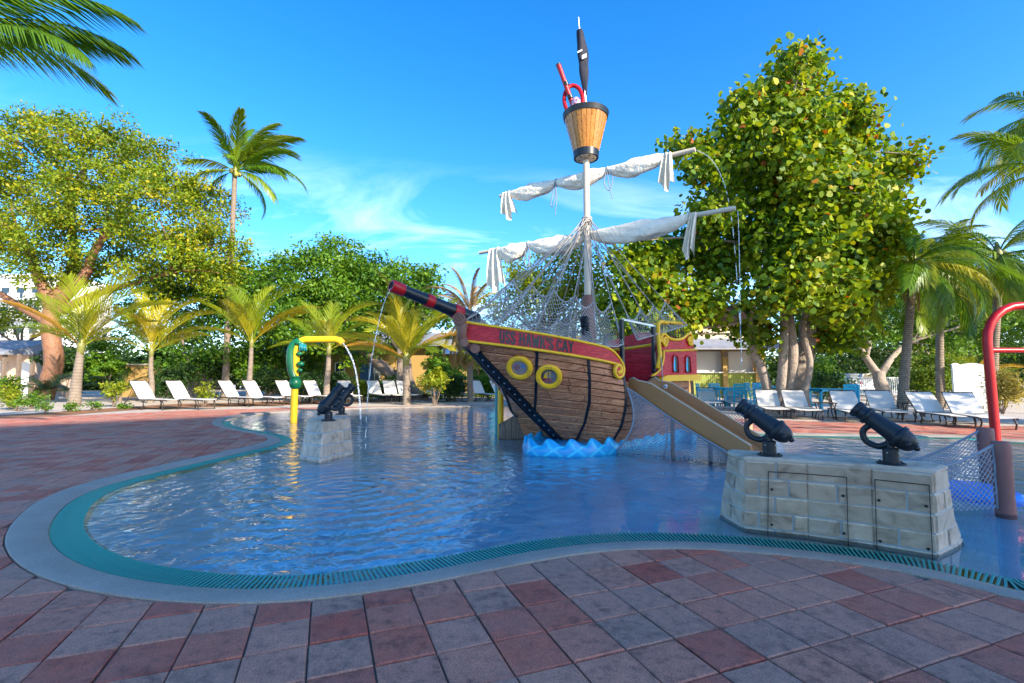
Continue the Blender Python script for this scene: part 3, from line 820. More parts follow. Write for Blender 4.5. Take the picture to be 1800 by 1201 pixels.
# stem band with rivets, vertical bands
M_RIVET = simple('blue_grey_rivet', (.10,.15,.20), .4, .2, 9, .05, 50)
def stem_f(u, v): return hull_near(u*(.062+.075*(1-v)), v)
keel = MB(); keel.patch(stem_f, 0, 1, 0, .99, 2, 14, .035); keel.tube([hull_near(0, v/14)-AX*.012 for v in range(15)], .05, 8)
ko = keel.build('stem_band', M_BLACK, ship, 'auto')
for k in range(17):
    v = .04 + k*.054; c = stem_f(.52, v) + nrm_of(stem_f, .52, v)*.036
    MB().ball(c, .017, 8, 5).build('rivet', M_RIVET, ko, True)
def vband(pxs, w=.024, out=.026):
    pts = []
    for k in range(25):
        v = 1 - k/24*.985; px = np.interp(k/24, [0,.25,.5,.75,1], pxs); u = solve_u(hull_near, v, px)
        if u is None or u < .045: break
        pts.append((u, v))
    m = MB(); vs_ = []
    for (u, v) in pts:
        c = hull_near(u, v); n_ = nrm_of(hull_near, u, v); t = n_.cross(Vector((0,0,1))).normalized()
        for a, h in ((-w,.0),(-w*.8,out),(w*.8,out),(w,.0)): vs_.append(c - t*a*1.0 + n_*h)
    n = len(pts); fs = []
    for i in range(n-1):
        for k in range(3): fs.append((i*4+k, i*4+k+1, (i+1)*4+k+1, (i+1)*4+k))
    m.add(vs_, fs); o = m.build('iron_band', M_BLACK, ship)
    for (u, v) in pts[2::3]: MB().ball(hull_near(u, v)+nrm_of(hull_near, u, v)*out, .008, 6, 4).build('rivet', M_IRON, o, True)
vband([944,943,942,940,938]); vband([1033,1036,1036,1028,1012]); vband([1093,1099,1099,1092,1074])

# name board
def board_f(u, v):
    s, w = plan_top(u); return S(s, w, lerp(zbb(u), zbt(u), v))
bd = MB(); bd.patch(board_f, 0, 1, 0, 1, 30, 3, .055, 0, 0, -.02); bo = bd.build('name_board', M_RED, ship, 'auto')
def board_far(u, v):
    s, w = plan_top(1-u); return S(s, -w, lerp(zbb(1-u), zbt(1-u), v))
MB().patch(board_far, 0, 1, 0, 1, 24, 3, .055, 0, 0, -.02).build('name_board', M_RED, ship, 'auto')
def bpt(f, u, v, out): return f(u, v) + nrm_of(f, u, v)*out
tp = [bpt(board_f, i/36, 1, .055) for i in range(37)]
ctr = bpt(board_f, .945, 0, .06) - Vector((0,0,.085)); tdir = (board_f(1,0)-board_f(.9,0)); tdir.z = 0; tdir.normalize()
spir = []
for k in range(34):
    a = R(38) - k*R(17); rr = .115*(1-k/40.)
    spir.append(ctr + tdir*(math.cos(a)*rr) + Vector((0,0,1))*(math.sin(a)*rr*1.1) + NX*.012)
tm = MB(); tm.tube(tp + spir, [.019]*37 + [.022+.012*min(1,k/20) for k in range(34)], 8); tm.build('yellow_trim', M_YEL, bo, True)
tm = MB(); tm.tube([bpt(board_f, i/34*.99, 0, .058) for i in range(35)], .019, 8); tm.build('yellow_trim', M_YEL, bo, True)
MB().lathe([(-.02,.10),(.015,.10),(.02,.09)], ctr + NX*.01, NX, 20).build('scroll_back', M_RED, bo)
for v in (0, 1):
    tm = MB(); tm.tube([bpt(board_far, i/20, v, .056) for i in range(21)], .019, 8); tm.build('yellow_trim', M_YEL, bo, True)

# lettering on the board
blen_tab = [0.0]
for i in range(200): blen_tab.append(blen_tab[-1] + (board_f((i+1)/200,.5)-board_f(i/200,.5)).length)
def u_at(l): return float(np.interp(l, blen_tab, np.linspace(0, 1, 201)))
l_start, l_end = None, None
for i in range(201):
    px = proj(bpt(board_f, i/200, .5, .055))[0]
    if l_start is None and px > 877: l_start = blen_tab[i]
    if l_end is None and px > 1008: l_end = blen_tab[i]
TXT = "USS HAWK'S CAY"
adv = {'U':1.0,'S':.85,' ':.45,'H':1.08,'A':1.02,'W':1.25,'K':1.05,"'":.34,'C':.92,'Y':.95}
tot = sum(adv[c] for c in TXT); unit = (l_end-l_start)/tot; pos = l_start
# letters drawn as strokes with slab ends; box 0..1 wide, 0..1 high
STROKES = {
 'U': [[(.18,1),(.18,.3),(.3,.06),(.55,.0),(.78,.1),(.84,.35),(.84,1)]],
 'S': [[(.82,.80),(.72,.96),(.45,1.0),(.2,.90),(.14,.72),(.3,.56),(.62,.46),(.84,.30),(.78,.10),(.5,.0),(.22,.05),(.12,.22)]],
 'H': [[(.16,1),(.16,0)],[(.84,1),(.84,0)],[(.16,.5),(.84,.54)]],
 'A': [[(.08,0),(.45,1),(.55,1),(.92,0)],[(.24,.34),(.76,.34)]],
 'W': [[(.06,1),(.26,0),(.5,.8),(.74,0),(.94,1)]],
 'K': [[(.18,1),(.18,0)],[(.84,1),(.22,.48)],[(.42,.62),(.88,0)]],
 "'": [[(.5,1.02),(.42,.72)]],
 'C': [[(.84,.78),(.70,.96),(.45,1),(.2,.84),(.12,.5),(.2,.16),(.45,0),(.72,.05),(.86,.22)]],
 'Y': [[(.10,1),(.5,.48)],[(.9,1),(.5,.48),(.5,0)]]}
SERIF = {'U': [(.18,1),(.84,1)], 'H': [(.16,1),(.16,0),(.84,1),(.84,0)], 'A': [(.08,0),(.92,0)], 'W': [(.06,1),(.94,1)], 'K': [(.18,1),(.18,0),(.84,1),(.88,0)], 'Y': [(.10,1),(.9,1),(.5,0)], 'S': [(.82,.84),(.12,.18)], 'C': [(.84,.82)]}
LH = .66
for ch in TXT:
    wd = adv[ch]*unit
    if ch != ' ':
        def mp(x, y, out):
            u = u_at(pos + (.08 + x*.84)*wd); v = (1-LH)/2 + y*LH; return bpt(board_f, u, v, out)
        m = MB(); hgt = (board_f(.5,1)-board_f(.5,0)).length*LH; th = .0118
        def stroke(a, c, tk=th):
            dx, dy = (c[0]-a[0])*wd*.84, (c[1]-a[1])*hgt; L = math.hypot(dx, dy) or 1e-6
            ox, oy = -dy/L*tk, dx/L*tk; ex, ey = dx/L*tk*.7, dy/L*tk*.7
            q = []
            for (p, sg) in ((a,-1),(c,1)):
                for s2 in (-1, 1): q.append((p[0]+(ox*s2+ex*sg)/(wd*.84), p[1]+(oy*s2+ey*sg)/hgt))
            q = [q[0], q[2], q[3], q[1]]
            m.add([mp(x, y, .054) for x, y in q] + [mp(x, y, .0615) for x, y in q], [(4,5,6,7),(0,1,5,4),(1,2,6,5),(2,3,7,6),(3,0,4,7)])
        for st in STROKES[ch]:
            for a, c in zip(st, st[1:]): stroke(a, c)
        for (x, y) in SERIF.get(ch, []): stroke((x-.11, y), (x+.11, y), .006)
        m.build('letter', M_BLACK, bo)
    pos += wd

# portholes with emblems
def porthole(px, py, kind):
    u, v = solve_uv(hull_near, px, py); n_ = nrm_of(hull_near, u, v); n_ = (n_ + Vector((0,-.25,.05))).normalized()
    c = hull_near(u, v) + n_*.045
    root = MB(); r_ = .182
    root.lathe([(-.05,r_-.075),(-.05,r_),(.012,r_),(.024,r_-.012),(.028,r_-.035),(.024,r_-.06),(.010,r_-.072),(-.02,r_-.075)], c, n_, 36, False)
    o = root.build('porthole', M_YEL, ship, 'auto')
    q = Vector((0,0,1)).rotation_difference(n_); t = n_.cross(Vector((0,0,1))).normalized()*-1; up = t.cross(n_)*-1
    if up.z < 0: up = -up
    if t.x < 0: t = -t
    MB().lathe([(-.004,.0),(-.002,r_-.072)], c, n_, 28, False).build('emblem_disc', M_DISC1 if kind == 1 else M_DISC2, o)
    def flat(poly, mat_, out, nm='emblem'):
        MB().prism([c + t*x*r_ + up*y*r_ + n_*(out-.003) for x, y in poly], n_*.004).build(nm, mat_, o)
    if kind == 1:
        flat([(-.42,.18),(-.2,.38),(.02,.22),(.06,.0),(-.25,-.30),(-.46,-.05)], M_REDP, .006)
        flat([(-.55,-.10),(-.46,-.05),(-.18,-.42),(-.30,-.46)], M_YEL, .009)
        flat([(.10,.22),(.30,.36),(.44,.12),(.36,-.06),(.16,.0)], M_PAD, .006)
    else:
        flat([(-.42,-.10),(-.30,.30),(-.02,.48),(-.08,-.08)], M_YEL, .006)
        flat([(.02,-.08),(.02,.46),(.16,.42),(.14,-.08)], M_YEL, .006)
        flat([(-.50,-.14),(.30,-.14),(.18,-.44),(-.26,-.44)], M_REDP, .006)
        flat([(-.02,-.14),(-.02,.50),(.02,.50),(.02,-.14)], M_BLACK, .010)
    # raised net across the opening and small marks stamped round the ring
    net = MB()
    for k in range(-4, 5):
        for sg in (1, -1):
            e = math.sqrt(max(0, .57**2 - (k*.14)**2)); 
            if kind == 2 and k < 0: continue
            d1 = (t*.707 + up*.707*sg); d2 = (t*.707 - up*.707*sg)
            net.tube([c + d2*k*.14*r_ + d1*e*r_ + n_*.013, c + d2*k*.14*r_ - d1*e*r_ + n_*.013], .0035, 4, False)
    net.build('emblem_net', M_ROPED, o)
    for k in range(3):
        a0 = R(90 + k*120)
        for j in range(3):
            a = a0 + (j-1)*R(14); p = c + (t*math.cos(a) + up*math.sin(a))*(r_-.032) + n_*.027
            tt = (t*-math.sin(a) + up*math.cos(a)); rr = (t*math.cos(a) + up*math.sin(a))
            MB().bar(p - rr*.016, p + rr*.016, .005, .004, n_).build('ring_mark', M_OCHRE, o)
            MB().bar(p - tt*.012 + rr*.006, p + tt*.012 + rr*.006, .005, .004, n_).build('ring_mark', M_OCHRE, o)
M_DISC1 = simple('lilac_disc', (.42,.32,.26), .5, .35, 16, .2, 50); M_DISC2 = simple('dark_disc', (.07,.065,.07), .5, .4, 20, .2, 60)
porthole(914, 644, 1); porthole(965, 660, 2)

# bow cannon (bowsprit) with red bands, scroll figurehead, anchor chain
tipb = P(688, 502, 5.93); rootb = P(838, 563, 6.85); dB = (rootb-tipb); LB = dB.length; dB.normalize()
bs = MB(); bs.lathe([(.0,.045),(.0,.066),(.10,.068),(.55*LB,.082),(.80*LB,.098),(.97*LB,.108),(LB,.095),(LB,.0)], tipb, dB, 24, False)
bso = bs.build('bow_cannon', M_BLACK, ship, 'auto')
MB().lathe([(.005,.0),(.006,.046)], tipb, dB, 14, False).build('bore', M_DARK, bso)
for f0, f1, rr in ((0.0,.125,.073),(.37,.45,.081),(.69,.79,.096)):
    MB().lathe([(f0*LB-.004,rr-.02),(f0*LB-.004,rr),(f0*LB+.01,rr+.006),(f1*LB-.01,rr+.007),(f1*LB,rr+.002),(f1*LB,rr-.02)], tipb, dB, 24, False).build('red_band', M_REDP, bso, 'auto')
M_FIG = simple('carved_brown', (.20,.085,.055), .5, .3, 10, .3, 40)
fg = MB(); c0 = P(808, 562, 6.50); vd = Vector((-.05,-1,0)).normalized(); rt = Vector((1,0,0)); upz = Vector((0,0,1))
fg.lathe([(-.09,.0),(-.09,.085),(.07,.09),(.08,.08),(.08,.0)], c0, vd, 22, False)
fg.tube([c0 + vd*.085 + rt*(math.cos(a)*r2) + upz*(math.sin(a)*r2) for a, r2 in ((R(k*24), .078*(1-k/36.)) for k in range(34))], .011, 6)
fg.tube(catmull([c0+rt*.05-upz*.05, P(812,585,6.5), P(815,600,6.55), P(828,608,6.62), P(845,615,6.75), P(858,618,6.85)], 6), [.07]*12+[.065]*8+[.055]*11, 10)
for (x, y, dd, r2) in ((817,603,6.5,.055),(836,613,6.58,.065)): fg.lathe([(-.07,.0),(-.07,r2),(.06,r2*1.05),(.065,.0)], P(x,y,dd), vd, 16, False)
fg.build('scroll_figurehead', M_FIG, ship, 'auto')
ch_path = catmull([P(846,606,6.75), P(852,628,6.80), P(866,655,6.9), P(880,674,7.0)], 12); ch_pts = resample(ch_path, .062)
for k, p in enumerate(ch_pts[:-1]):
    d = (ch_pts[k+1]-p).normalized(); sd = d.cross(vd).normalized(); o2 = sd if k % 2 else d.cross(sd)
    c = (p+ch_pts[k+1])/2
    MB().tube([c + d*(math.cos(a)*.058) + o2*(math.sin(a)*.034) for a in (R(j*30) for j in range(12))], .015, 6, False, True).build('chain_link', M_BLACK, ship, True)
ck = MB(); ck.tube(catmull([P(880,674,7.0), P(891,700,7.1), P(899,722,7.2), P(910,732,7.25)], 5), .022, 8); ck.tube([P(872,640,6.9), P(895,690,7.15)], .012, 6); ck.build('anchor_rod', M_BLACK, ship, True)

# wave skirt round the waterline
def wave_mat():
    t = NT('painted_waves'); v = t.mapping()
    wu = t.attr('wu'); wv = t.attr('wv')
    def line(k, o):
        x = t.math('ADD', t.math('ADD', wu, t.math('MULTIPLY', wv, k)), o); fr = t.math('FRACT', x)
        d = t.math('ABSOLUTE', t.math('SUBTRACT', fr, .5)); return t.math('SUBTRACT', 1.0, t.math('MULTIPLY', d, 7.0), True)
    wob = t.math('MULTIPLY', t.noise(v, 3, 2), .25)
    ln = t.math('MAXIMUM', line(-.75, .22), t.math('MULTIPLY', line(.65, .72), .75))
    c = t.mix(t.noise(v, 6, 4), (.003,.24,.60), (.006,.42,.74))
    c = t.mix(t.math('MULTIPLY', ln, .85), c, (.06,.68,.86))
    return t.done(c, .3, t.bump(t.noise(v, 14, 3), .2, .01), None, .5)
M_WAVE = wave_mat()
wpath = [Vector((1.05,8.75,0)), Vector((.66,8.2,0)), Vector((.36,7.78,0)), Vector((.19,7.42,0)), Vector((.17,7.12,0)), Vector((.27,6.87,0)), G(962,801), G(1000,802), G(1040,800.5), G(1078,796.5), G(1115,789), G(1150,783), G(1192,775), S(3.95,1.10,0), S(4.25,1.0,0)]
wc = resample(catmull(wpath, 10), .022); nW = len(wc); wvs = []
dist = 0.0; wdist = []
for i, p in enumerate(wc):
    t = (wc[min(i+1,nW-1)] - wc[max(i-1,0)]).normalized(); inn = Vector((-t.y, t.x, 0))
    if i: dist += (wc[i]-wc[i-1]).length
    wdist.append(dist/.33)
    ph = (dist/.33) % 1.0; cr = (.5-.5*math.cos(math.pi*min(1, ph/.28))) if ph < .28 else (.5+.5*math.cos(math.pi*(ph-.28)/.72))
    h = .13 + .10*cr; wi_ = .09 if p.y > 6.95 and p.x < .6 else .20
    prof = [(.03,-.12),(.0,-.02),(-.012,.05),(.0,.10),(.02,h-.015),(.045,h),(.075,h-.02),(.082,.11),(wi_,.105)]
    for a, z in prof: wvs.append(p + inn*a + Vector((0,0,z)))
m = MB(); m.add(wvs, [(i*9+k, (i+1)*9+k, (i+1)*9+k+1, i*9+k+1) for i in range(nW-1) for k in range(8)])
me = m.mesh('wave_skirt', True)
a1_ = me.attributes.new('wu', 'FLOAT', 'POINT'); a2_ = me.attributes.new('wv', 'FLOAT', 'POINT')
a1_.data.foreach_set('value', [x for x in wdist for k in range(9)]); a2_.data.foreach_set('value', [k_ for x in wdist for k_ in (-.9,-.2,.2,.55,.9,1.0,1.1,1.3,1.6)])
wso = link('wave_skirt', me, M_WAVE, ship)
in_ = [Vector(wvs[i*9+7]) for i in range(0, nW, 3)] + [S(4.1,0,0), S(3.2,-.7,0)]
fl_ = sheet([(p.x, p.y) for p in in_], [], .104, 'wave_platform', M_WAVE, None); fl_.parent = wso; fl_.matrix_parent_inverse = Matrix.Identity(4)

# deck, bulkheads, gate frame, rails
dk = MB(); dk.prism([S(1.15,-.25,.96), S(1.15,.25,.96), S(1.5,.75,.96), S(1.97,1.1,.96), S(3.95,1.0,.96), S(3.95,-1.0,.96), S(1.97,-1.1,.96), S(1.5,-.75,.96)], (0,0,.04)); dk.build('deck', M_RAMP, ship)
def wallp(a, c, z0, z1, th, name, mat_, parent, n=5):
    f = lambda u, v: a.lerp(c, u) + Vector((0,0,lerp(z0, z1, v)))
    MB().bar(a+Vector((0,0,(z0+z1)/2)), c+Vector((0,0,(z0+z1)/2)), th, z1-z0).build(name, mat_, parent)
blk = MB(); blk.bar(S(2.93,1.05,1.24), S(2.93,-1.02,1.24), .05, .48); bk = blk.build('bulkhead', M_RED, ship)
bq = lambda u, v: S(2.90, lerp(-1.02,1.05,u), lerp(1.0,1.48,v))
bq2 = lambda u, v: bq(1-u, v)
for r_ in range(3): 
    for u0, u1 in ((.01,.42+.1*r_),(.42+.1*r_,.99)):
        m = MB().patch(bq2, u0, u1-.008, r_/3+.02, (r_+1)/3-.01, 1, 1, .012, .002, .01).build('plank', M_RED, bk)
fw = MB(); fw.bar(S(1.97,-1.1,1.25), S(3.9,-1.02,1.25), .05, .5); fwo = fw.build('far_bulwark', M_RED, ship)
fq = lambda u, v: S(lerp(1.97,3.9,u), -1.065+.07*u, lerp(1.0,1.5,v))
for r_ in range(3): MB().patch(fq, .01, .99, r_/3+.02, (r_+1)/3-.01, 3, 1, .010, .002, .01).build('plank', M_RED, fwo)
yr = MB(); yr.tube(catmull([S(.9,-.72,1.74), S(1.6,-1.02,1.72), S(2.4,-1.08,1.74), S(3.2,-1.05,1.86), S(3.95,-1.0,1.95)], 6), .028, 8); yro = yr.build('yellow_rail', M_YEL, ship, True)
for k in range(24):
    s = 1.25 + k*.115; w = -1.07 if s > 1.9 else -.88-.19*(s-1.25)/.65; MB().tube([S(s,w,1.25), S(s,w,1.74 + max(0, (s-2.4))*.13)], .010, 6).build('baluster', M_BLACK, yro)
yr2 = MB(); yr2.tube(catmull([S(2.95,-.9,1.62), S(2.96,-.3,1.55), S(2.96,.4,1.56), S(2.95,1.0,1.6)], 6), .026, 8); yr2.build('yellow_rail', M_YEL, ship, True)
for s, w, zt_ in ((2.06,1.10,1.93),(2.86,1.10,1.88),(2.06,.15,1.85),(2.86,.15,1.82)):
    MB().box(S(s,w,(.97+zt_)/2), (.05,.05,zt_-.97), Matrix.Rotation(R(40),3,'Z')).build('gate_post', M_BLACK, ship)
gb = MB(); gb.bar(S(2.06,1.10,1.93), S(2.86,1.10,1.89), .035, .03); gb.bar(S(2.06,1.12,1.35), S(2.06,.2,1.35), .02, .02); gb.build('gate_bar', M_CHROME, ship)
MB().tube(catmull([S(2.86,1.16,1.22), S(2.88,1.2,1.42), S(2.9,1.18,1.5), S(3.0,1.1,1.72), S(3.02,1.1,1.95), S(3.25,1.1,1.97)], 6), .035, 8).build('yellow_lever', M_YEL, ship, True)
MB().tube(catmull([S(2.88,1.22,1.46), S(2.87,1.23,1.30), S(2.89,1.23,1.12), S(2.90,1.22,1.04)], 5), .009, 6).build('hanging_rope', M_ROPE, ship, True)
tw = MB(); tw.ball(S(2.5,.1,1.22), .26, 16, 8, (1,1,.75)); tw.build('crimson_barrel_seat', M_RED, ship, True)
tw2 = MB(); tw2.lathe([(0,.02),(.09,.03),(.12,.03)], S(2.58,.2,1.42), (.5,-.3,.6), 10); tw2.build('small_nozzle', M_IRON, ship, 'auto')

# stern castle
def castle_wall(w, sg):
    pr = [(2.72,1.10),(2.90,1.17),(3.00,1.27),(3.05,1.38),(3.06,1.50),(4.08,1.56),(4.08,1.10)]
    m = MB(); m.prism([S(s, w, z) for s, z in pr], NX*(-.06*sg)); o = m.build('castle_side', M_RED, ship)
    f = lambda u, v: S(lerp(3.0,4.08,u if sg > 0 else 1-u), w, lerp(1.12,1.54,v))
    t1 = MB(); t1.tube(catmull([S(s, w+.01*sg, z) for s, z in pr[:5]], 4), .018, 6); t1.tube([S(3.06,w+.01*sg,1.50), S(4.08,w+.01*sg,1.56)], .018, 6); t1.build('yellow_trim', M_YEL, o, True)
    t2 = MB(); t2.prism([S(s, w+.045*sg, z) for s, z in ((2.90,.98),(2.96,1.07),(3.10,1.115),(4.12,1.135),(4.12,1.03),(3.2,1.02),(3.06,.95),(3.0,.90))], NX*(-.09*sg)); t2.build('yellow_ledge', M_YEL, o)
    for sc_ in (3.40, 3.78):
        hw = .075; z0, z1 = 1.17, 1.36
        arch = [(sc_-hw,z0),(sc_+hw,z0),(sc_+hw,z1)] + [(sc_+hw*math.cos(a), z1+hw*1.2*math.sin(a)) for a in (R(k*20) for k in range(1,9))] + [(sc_-hw,z1)]
        fr = MB(); fr.tube([S(s, w+.012*sg, z) for s, z in arch], .016, 6, False, True); fo = fr.build('arched_window', M_RED, o, True)
        MB().prism([S(s, w-.0*sg, z) for s, z in arch], NX*(.006*sg)).build('pane', M_BLUEF, fo)
        MB().prism([S(s, w+.004*sg, z) for s, z in ((sc_-.0,z0),(sc_+hw*.98,z0),(sc_+hw*.98,z1),(sc_+hw*.4,z1+.08),(sc_,z1+.085))], NX*(.006*sg)).build('shutter', M_BLACK, fo)
    up_ = [(3.06,1.50),(3.03,1.62),(3.05,1.72),(3.12,1.76),(3.25,1.70),(3.45,1.68),(3.68,1.72),(3.84,1.80),(3.94,1.80),(3.98,1.70),(3.95,1.55)]
    m = MB(); m.prism([S(s, w-.02*sg, z+.02) for s, z in up_], NX*(-.06*sg)); o2 = m.build('castle_upper', M_RED, ship)
    t = MB(); t.tube(catmull([S(s, w-.01*sg, z+.02) for s, z in up_[1:-1]], 5), .026, 8); t.build('yellow_trim', M_YEL, o2, True)
    for (sx, zx, dr) in ((3.13,1.64,1),(3.89,1.69,-1)):
        q = MB(); q.tube([S(sx + dr*math.cos(R(k*22))*.075*(1-k/34.), w+.0*sg, zx + math.sin(R(k*22))*.085*(1-k/34.)) for k in range(30)], .022, 8); q.build('scroll', M_YEL, o2, True)
castle_wall(1.14, 1); castle_wall(-1.10, -1)
st = MB(); st.prism([S(4.05,1.08,1.10), S(4.05,-1.05,1.10), S(4.05,-1.05,1.75), S(4.05,0,1.95), S(4.05,1.08,1.75)], AX*.05); st.build('stern_wall', M_RED, ship)
for k in range(10): MB().tube([S(3.2+k*.08, 1.0, 1.75), S(3.2+k*.08, 1.0, 1.98)], .009, 6).build('baluster', M_BLACK, ship)
MB().tube([S(3.15,1.0,1.99), S(4.0,1.0,2.02)], .022, 8).build('yellow_rail', M_YEL, ship, True)

# mast, yards, sails
MX, MY = 1.31, 8.27
mast = MB(); mast.lathe([(.95,.065),(4.90,.055)], (MX,MY,0), (0,0,1), 16); mo = mast.build('mast', M_MAST, ship, 'auto')
MB().lathe([(.96,.15),(1.9,.125),(2.35,.115),(2.45,.10),(2.50,.070)], (MX,MY,0), (0,0,1), 18).build('mast_base', M_FIG, mo, 'auto')
def yard(name, A_, B_, ties, sag, tails, seed, swag_r):
    A_ = Vector(A_); B_ = Vector(B_); d = (B_-A_); L = d.length; d.normalize(); fwd = Vector((0,-1,0)); fwd = (fwd - d*fwd.dot(d)).normalized(); dn = Vector((0,0,-1))
    y = MB(); y.tube([A_, A_.lerp(B_,.5), B_], [.034,.042,.038], 10); yo = y.build(name, M_MAST, ship, 'auto')
    rg_ = random.Random(seed)
    for (t0, t1) in zip(ties, ties[1:]):
        m = MB(); NS, NC = 30, 22; vs_ = []; ph = rg_.uniform(0, 6)
        for i in range(NS+1):
            x = i/NS; b_ = math.sin(math.pi*x)**.65; r_ = .040 + swag_r*b_
            c = A_.lerp(B_, lerp(t0, t1, x)) + dn*(.015 + sag*b_) + fwd*.045
            for k in range(NC):
                a = 2*math.pi*k/NC
                wr = 1 + .16*math.sin(3*a + x*7 + ph)*b_ + .10*math.sin(7*a - x*11 + ph*2)*b_ + .06*math.sin(13*a + x*23)
                vs_.append(c + fwd*(math.cos(a)*r_*.72*wr) + dn*(math.sin(a)*r_*1.12*wr + .02*b_))
        fs = [(i*NC+k, i*NC+(k+1) % NC, (i+1)*NC+(k+1) % NC, (i+1)*NC+k) for i in range(NS) for k in range(NC)]
        m.add(vs_, fs); m.build('furled_sail', M_SAIL, yo, True)
    for t0 in ties:
        c = A_.lerp(B_, t0) + dn*.015 + fwd*.03
        tm_ = MB(); tm_.tube([c + fwd*(math.cos(a)*.062) + dn*(math.sin(a)*.068) for a in (R(k*30) for k in range(12))], .010, 6, False, True)
        tm_.build('tie_rope', M_ROPE, yo, True)
    for t0 in ties[1:-1]:
        c = A_.lerp(B_, t0) + fwd*.09; ln = rg_.uniform(.35,.5); sx = rg_.uniform(-.05,.05)
        m = MB(); m.tube(catmull([c, c+dn*ln*.5+d*(.05+sx), c+dn*ln+d*sx, c+dn*(ln*.96)+d*(sx-.05), c+dn*ln*.6-d*.055, c+dn*.03-d*.01], 6), .009, 6)
        m.tube(catmull([c, c+dn*ln*.7+d*.03, c+dn*(ln*1.45)+d*(.04+sx)], 6), .007, 6); m.build('loose_rope', M_ROPED, yo, True)
    for (t0, wd, ln, sl_) in tails:
        m = MB(); c = A_.lerp(B_, t0) + fwd*.06; NX_, NY_ = 22, 16; vs_ = []
        for j in range(NY_+1):
            v = j/NY_
            for i in range(NX_+1):
                u = i/NX_ - .5; spread = lerp(.55, 1.0, v)
                fold = math.sin(u*17 + v*1.5 + seed)*.035*(.6+v) + math.sin(u*31+seed*2)*.012
                vs_.append(c + d*(u*wd*spread + sl_*v) + fwd*(fold + .02*math.sin(v*4)) + dn*(v*ln*(1 + .14*math.sin(u*8+seed)) - .03))
        n0 = len(vs_); vs2 = [p - fwd*.005 for p in vs_]; w_ = NX_+1
        fs = [(j*w_+i, j*w_+i+1, (j+1)*w_+i+1, (j+1)*w_+i) for j in range(NY_) for i in range(NX_)]
        m.add(vs_ + vs2, fs + [tuple(n0+q for q in f[::-1]) for f in fs]); m.build('sail_tail', M_SAIL, yo, True)
    return yo, A_, B_
yl, LA, LB_ = yard('lower_yard', P(843,445,9.57), P(1293,366,7.1), [.10,.245,.50,.86], .10, [(.085,.42,.80,.05),(.875,.17,.66,-.10)], 3, .105)
yu, UA, UB = yard('upper_yard', P(879,345,9.35), P(1222,263,7.45), [.07,.34,.61,.88], .05, [(.05,.32,.50,.05),(.885,.25,.56,-.03)], 8, .085)

# crow's nest
NC_ = (MX, MY, 0)
zb_, zt_ = P(1033,272,MY).z, P(1031,207,MY).z
r0, r1 = .205, .375
cn = MB(); cn.lathe([(zb_, r0-.012),(zt_, r1-.012)], NC_, (0,0,1), 32, False); cno = cn.build('crows_nest', M_DARK, ship, True)
def nest_f(u, v): 
    a = -2*math.pi*u if False else 2*math.pi*u; r_ = lerp(r0, r1, v); return Vector((MX + r_*math.cos(a), MY + r_*math.sin(a), lerp(zb_, zt_, v)))
for k in range(26): MB().patch(nest_f, k/26+.0006, (k+1)/26-.0006, 0, 1, 2, 3, .006+.003*(k % 3 == 0), .0012, 0, -.006).build('stave', M_BUCKET, cno)
MB().lathe([(zt_-.03,r1-.02),(zt_-.035,r1+.012),(zt_+.055,r1+.035),(zt_+.06,r1+.02),(zt_+.06,r1-.03),(zt_-.02,r1-.03)], NC_, (0,0,1), 40, False).build('black_hoop', M_BLACK, cno, 'auto')
MB().lathe([(zb_-.075,r0-.02),(zb_-.075,r0+.012),(zb_+.045,r0+.022),(zb_+.05,r0+.0)], NC_, (0,0,1), 40, False).build('black_hoop', M_BLACK, cno, 'auto')
MB().lathe([(zb_-.068,.0),(zb_-.068,r0+.0)], NC_, (0,0,1), 32, False).build('base_plate', M_MAST, cno)
MB().lathe([(zt_-.12,.0),(zt_-.12,r1-.02)], NC_, (0,0,1), 32, False).build('nest_floor', M_RAMP, cno)
for k in range(5): MB().lathe([(0,.014),(.008,.012)], (MX+.13*math.cos(k*1.26), MY+.13*math.sin(k*1.26), zb_-.070), (0,0,-1), 8).build('bolt', M_DARK, cno)

# flag and pole
ptop = P(1016.5, 31, MY); pbot = Vector((MX+.03, MY, zt_-.1))
fp = MB(); fp.tube([pbot, ptop], [.022,.012], 8); fpo = fp.build('flag_pole', M_CHROME, ship)
f1 = MB(); NS = 26; vs_ = []; dP = (pbot-ptop)
f_top, f_bot = ptop.lerp(pbot, .12), ptop.lerp(pbot, .78)
for i in range(NS+1):
    x = i/NS; c = f_top.lerp(f_bot, x); wv = .02 + .075*math.sin(math.pi*min(1, x*.9+.12))**.8 * (1-.35*x)
    for k in range(12):
        a = 2*math.pi*k/12; rr = wv*(1 + .25*math.sin(3*a + x*5) + .12*math.sin(5*a - x*13))
        vs_.append(c + Vector((math.cos(a)*rr + .012, math.sin(a)*rr*.7, 0)))
f1.add(vs_, [(i*12+k, (i+1)*12+k, (i+1)*12+(k+1) % 12, i*12+(k+1) % 12) for i in range(NS) for k in range(12)] + [tuple(range(12)), tuple(NS*12+k for k in range(11,-1,-1))])
f1o = f1.build('furled_flag', M_FLAG, fpo, True)
for (x0, x1, dx) in ((.40,.46,.02),(.34,.37,-.05)):
    c0_ = f_top.lerp(f_bot, x0); c1_ = f_top.lerp(f_bot, x1)
    MB().prism([c0_+Vector((dx+.05,-.082,.02)), c0_+Vector((dx-.03,-.092,-.03)), c1_+Vector((dx-.035,-.092,-.02)), c1_+Vector((dx+.05,-.082,.03))], (0,-.006,0)).build('flag_mark', M_WHITE, f1o)

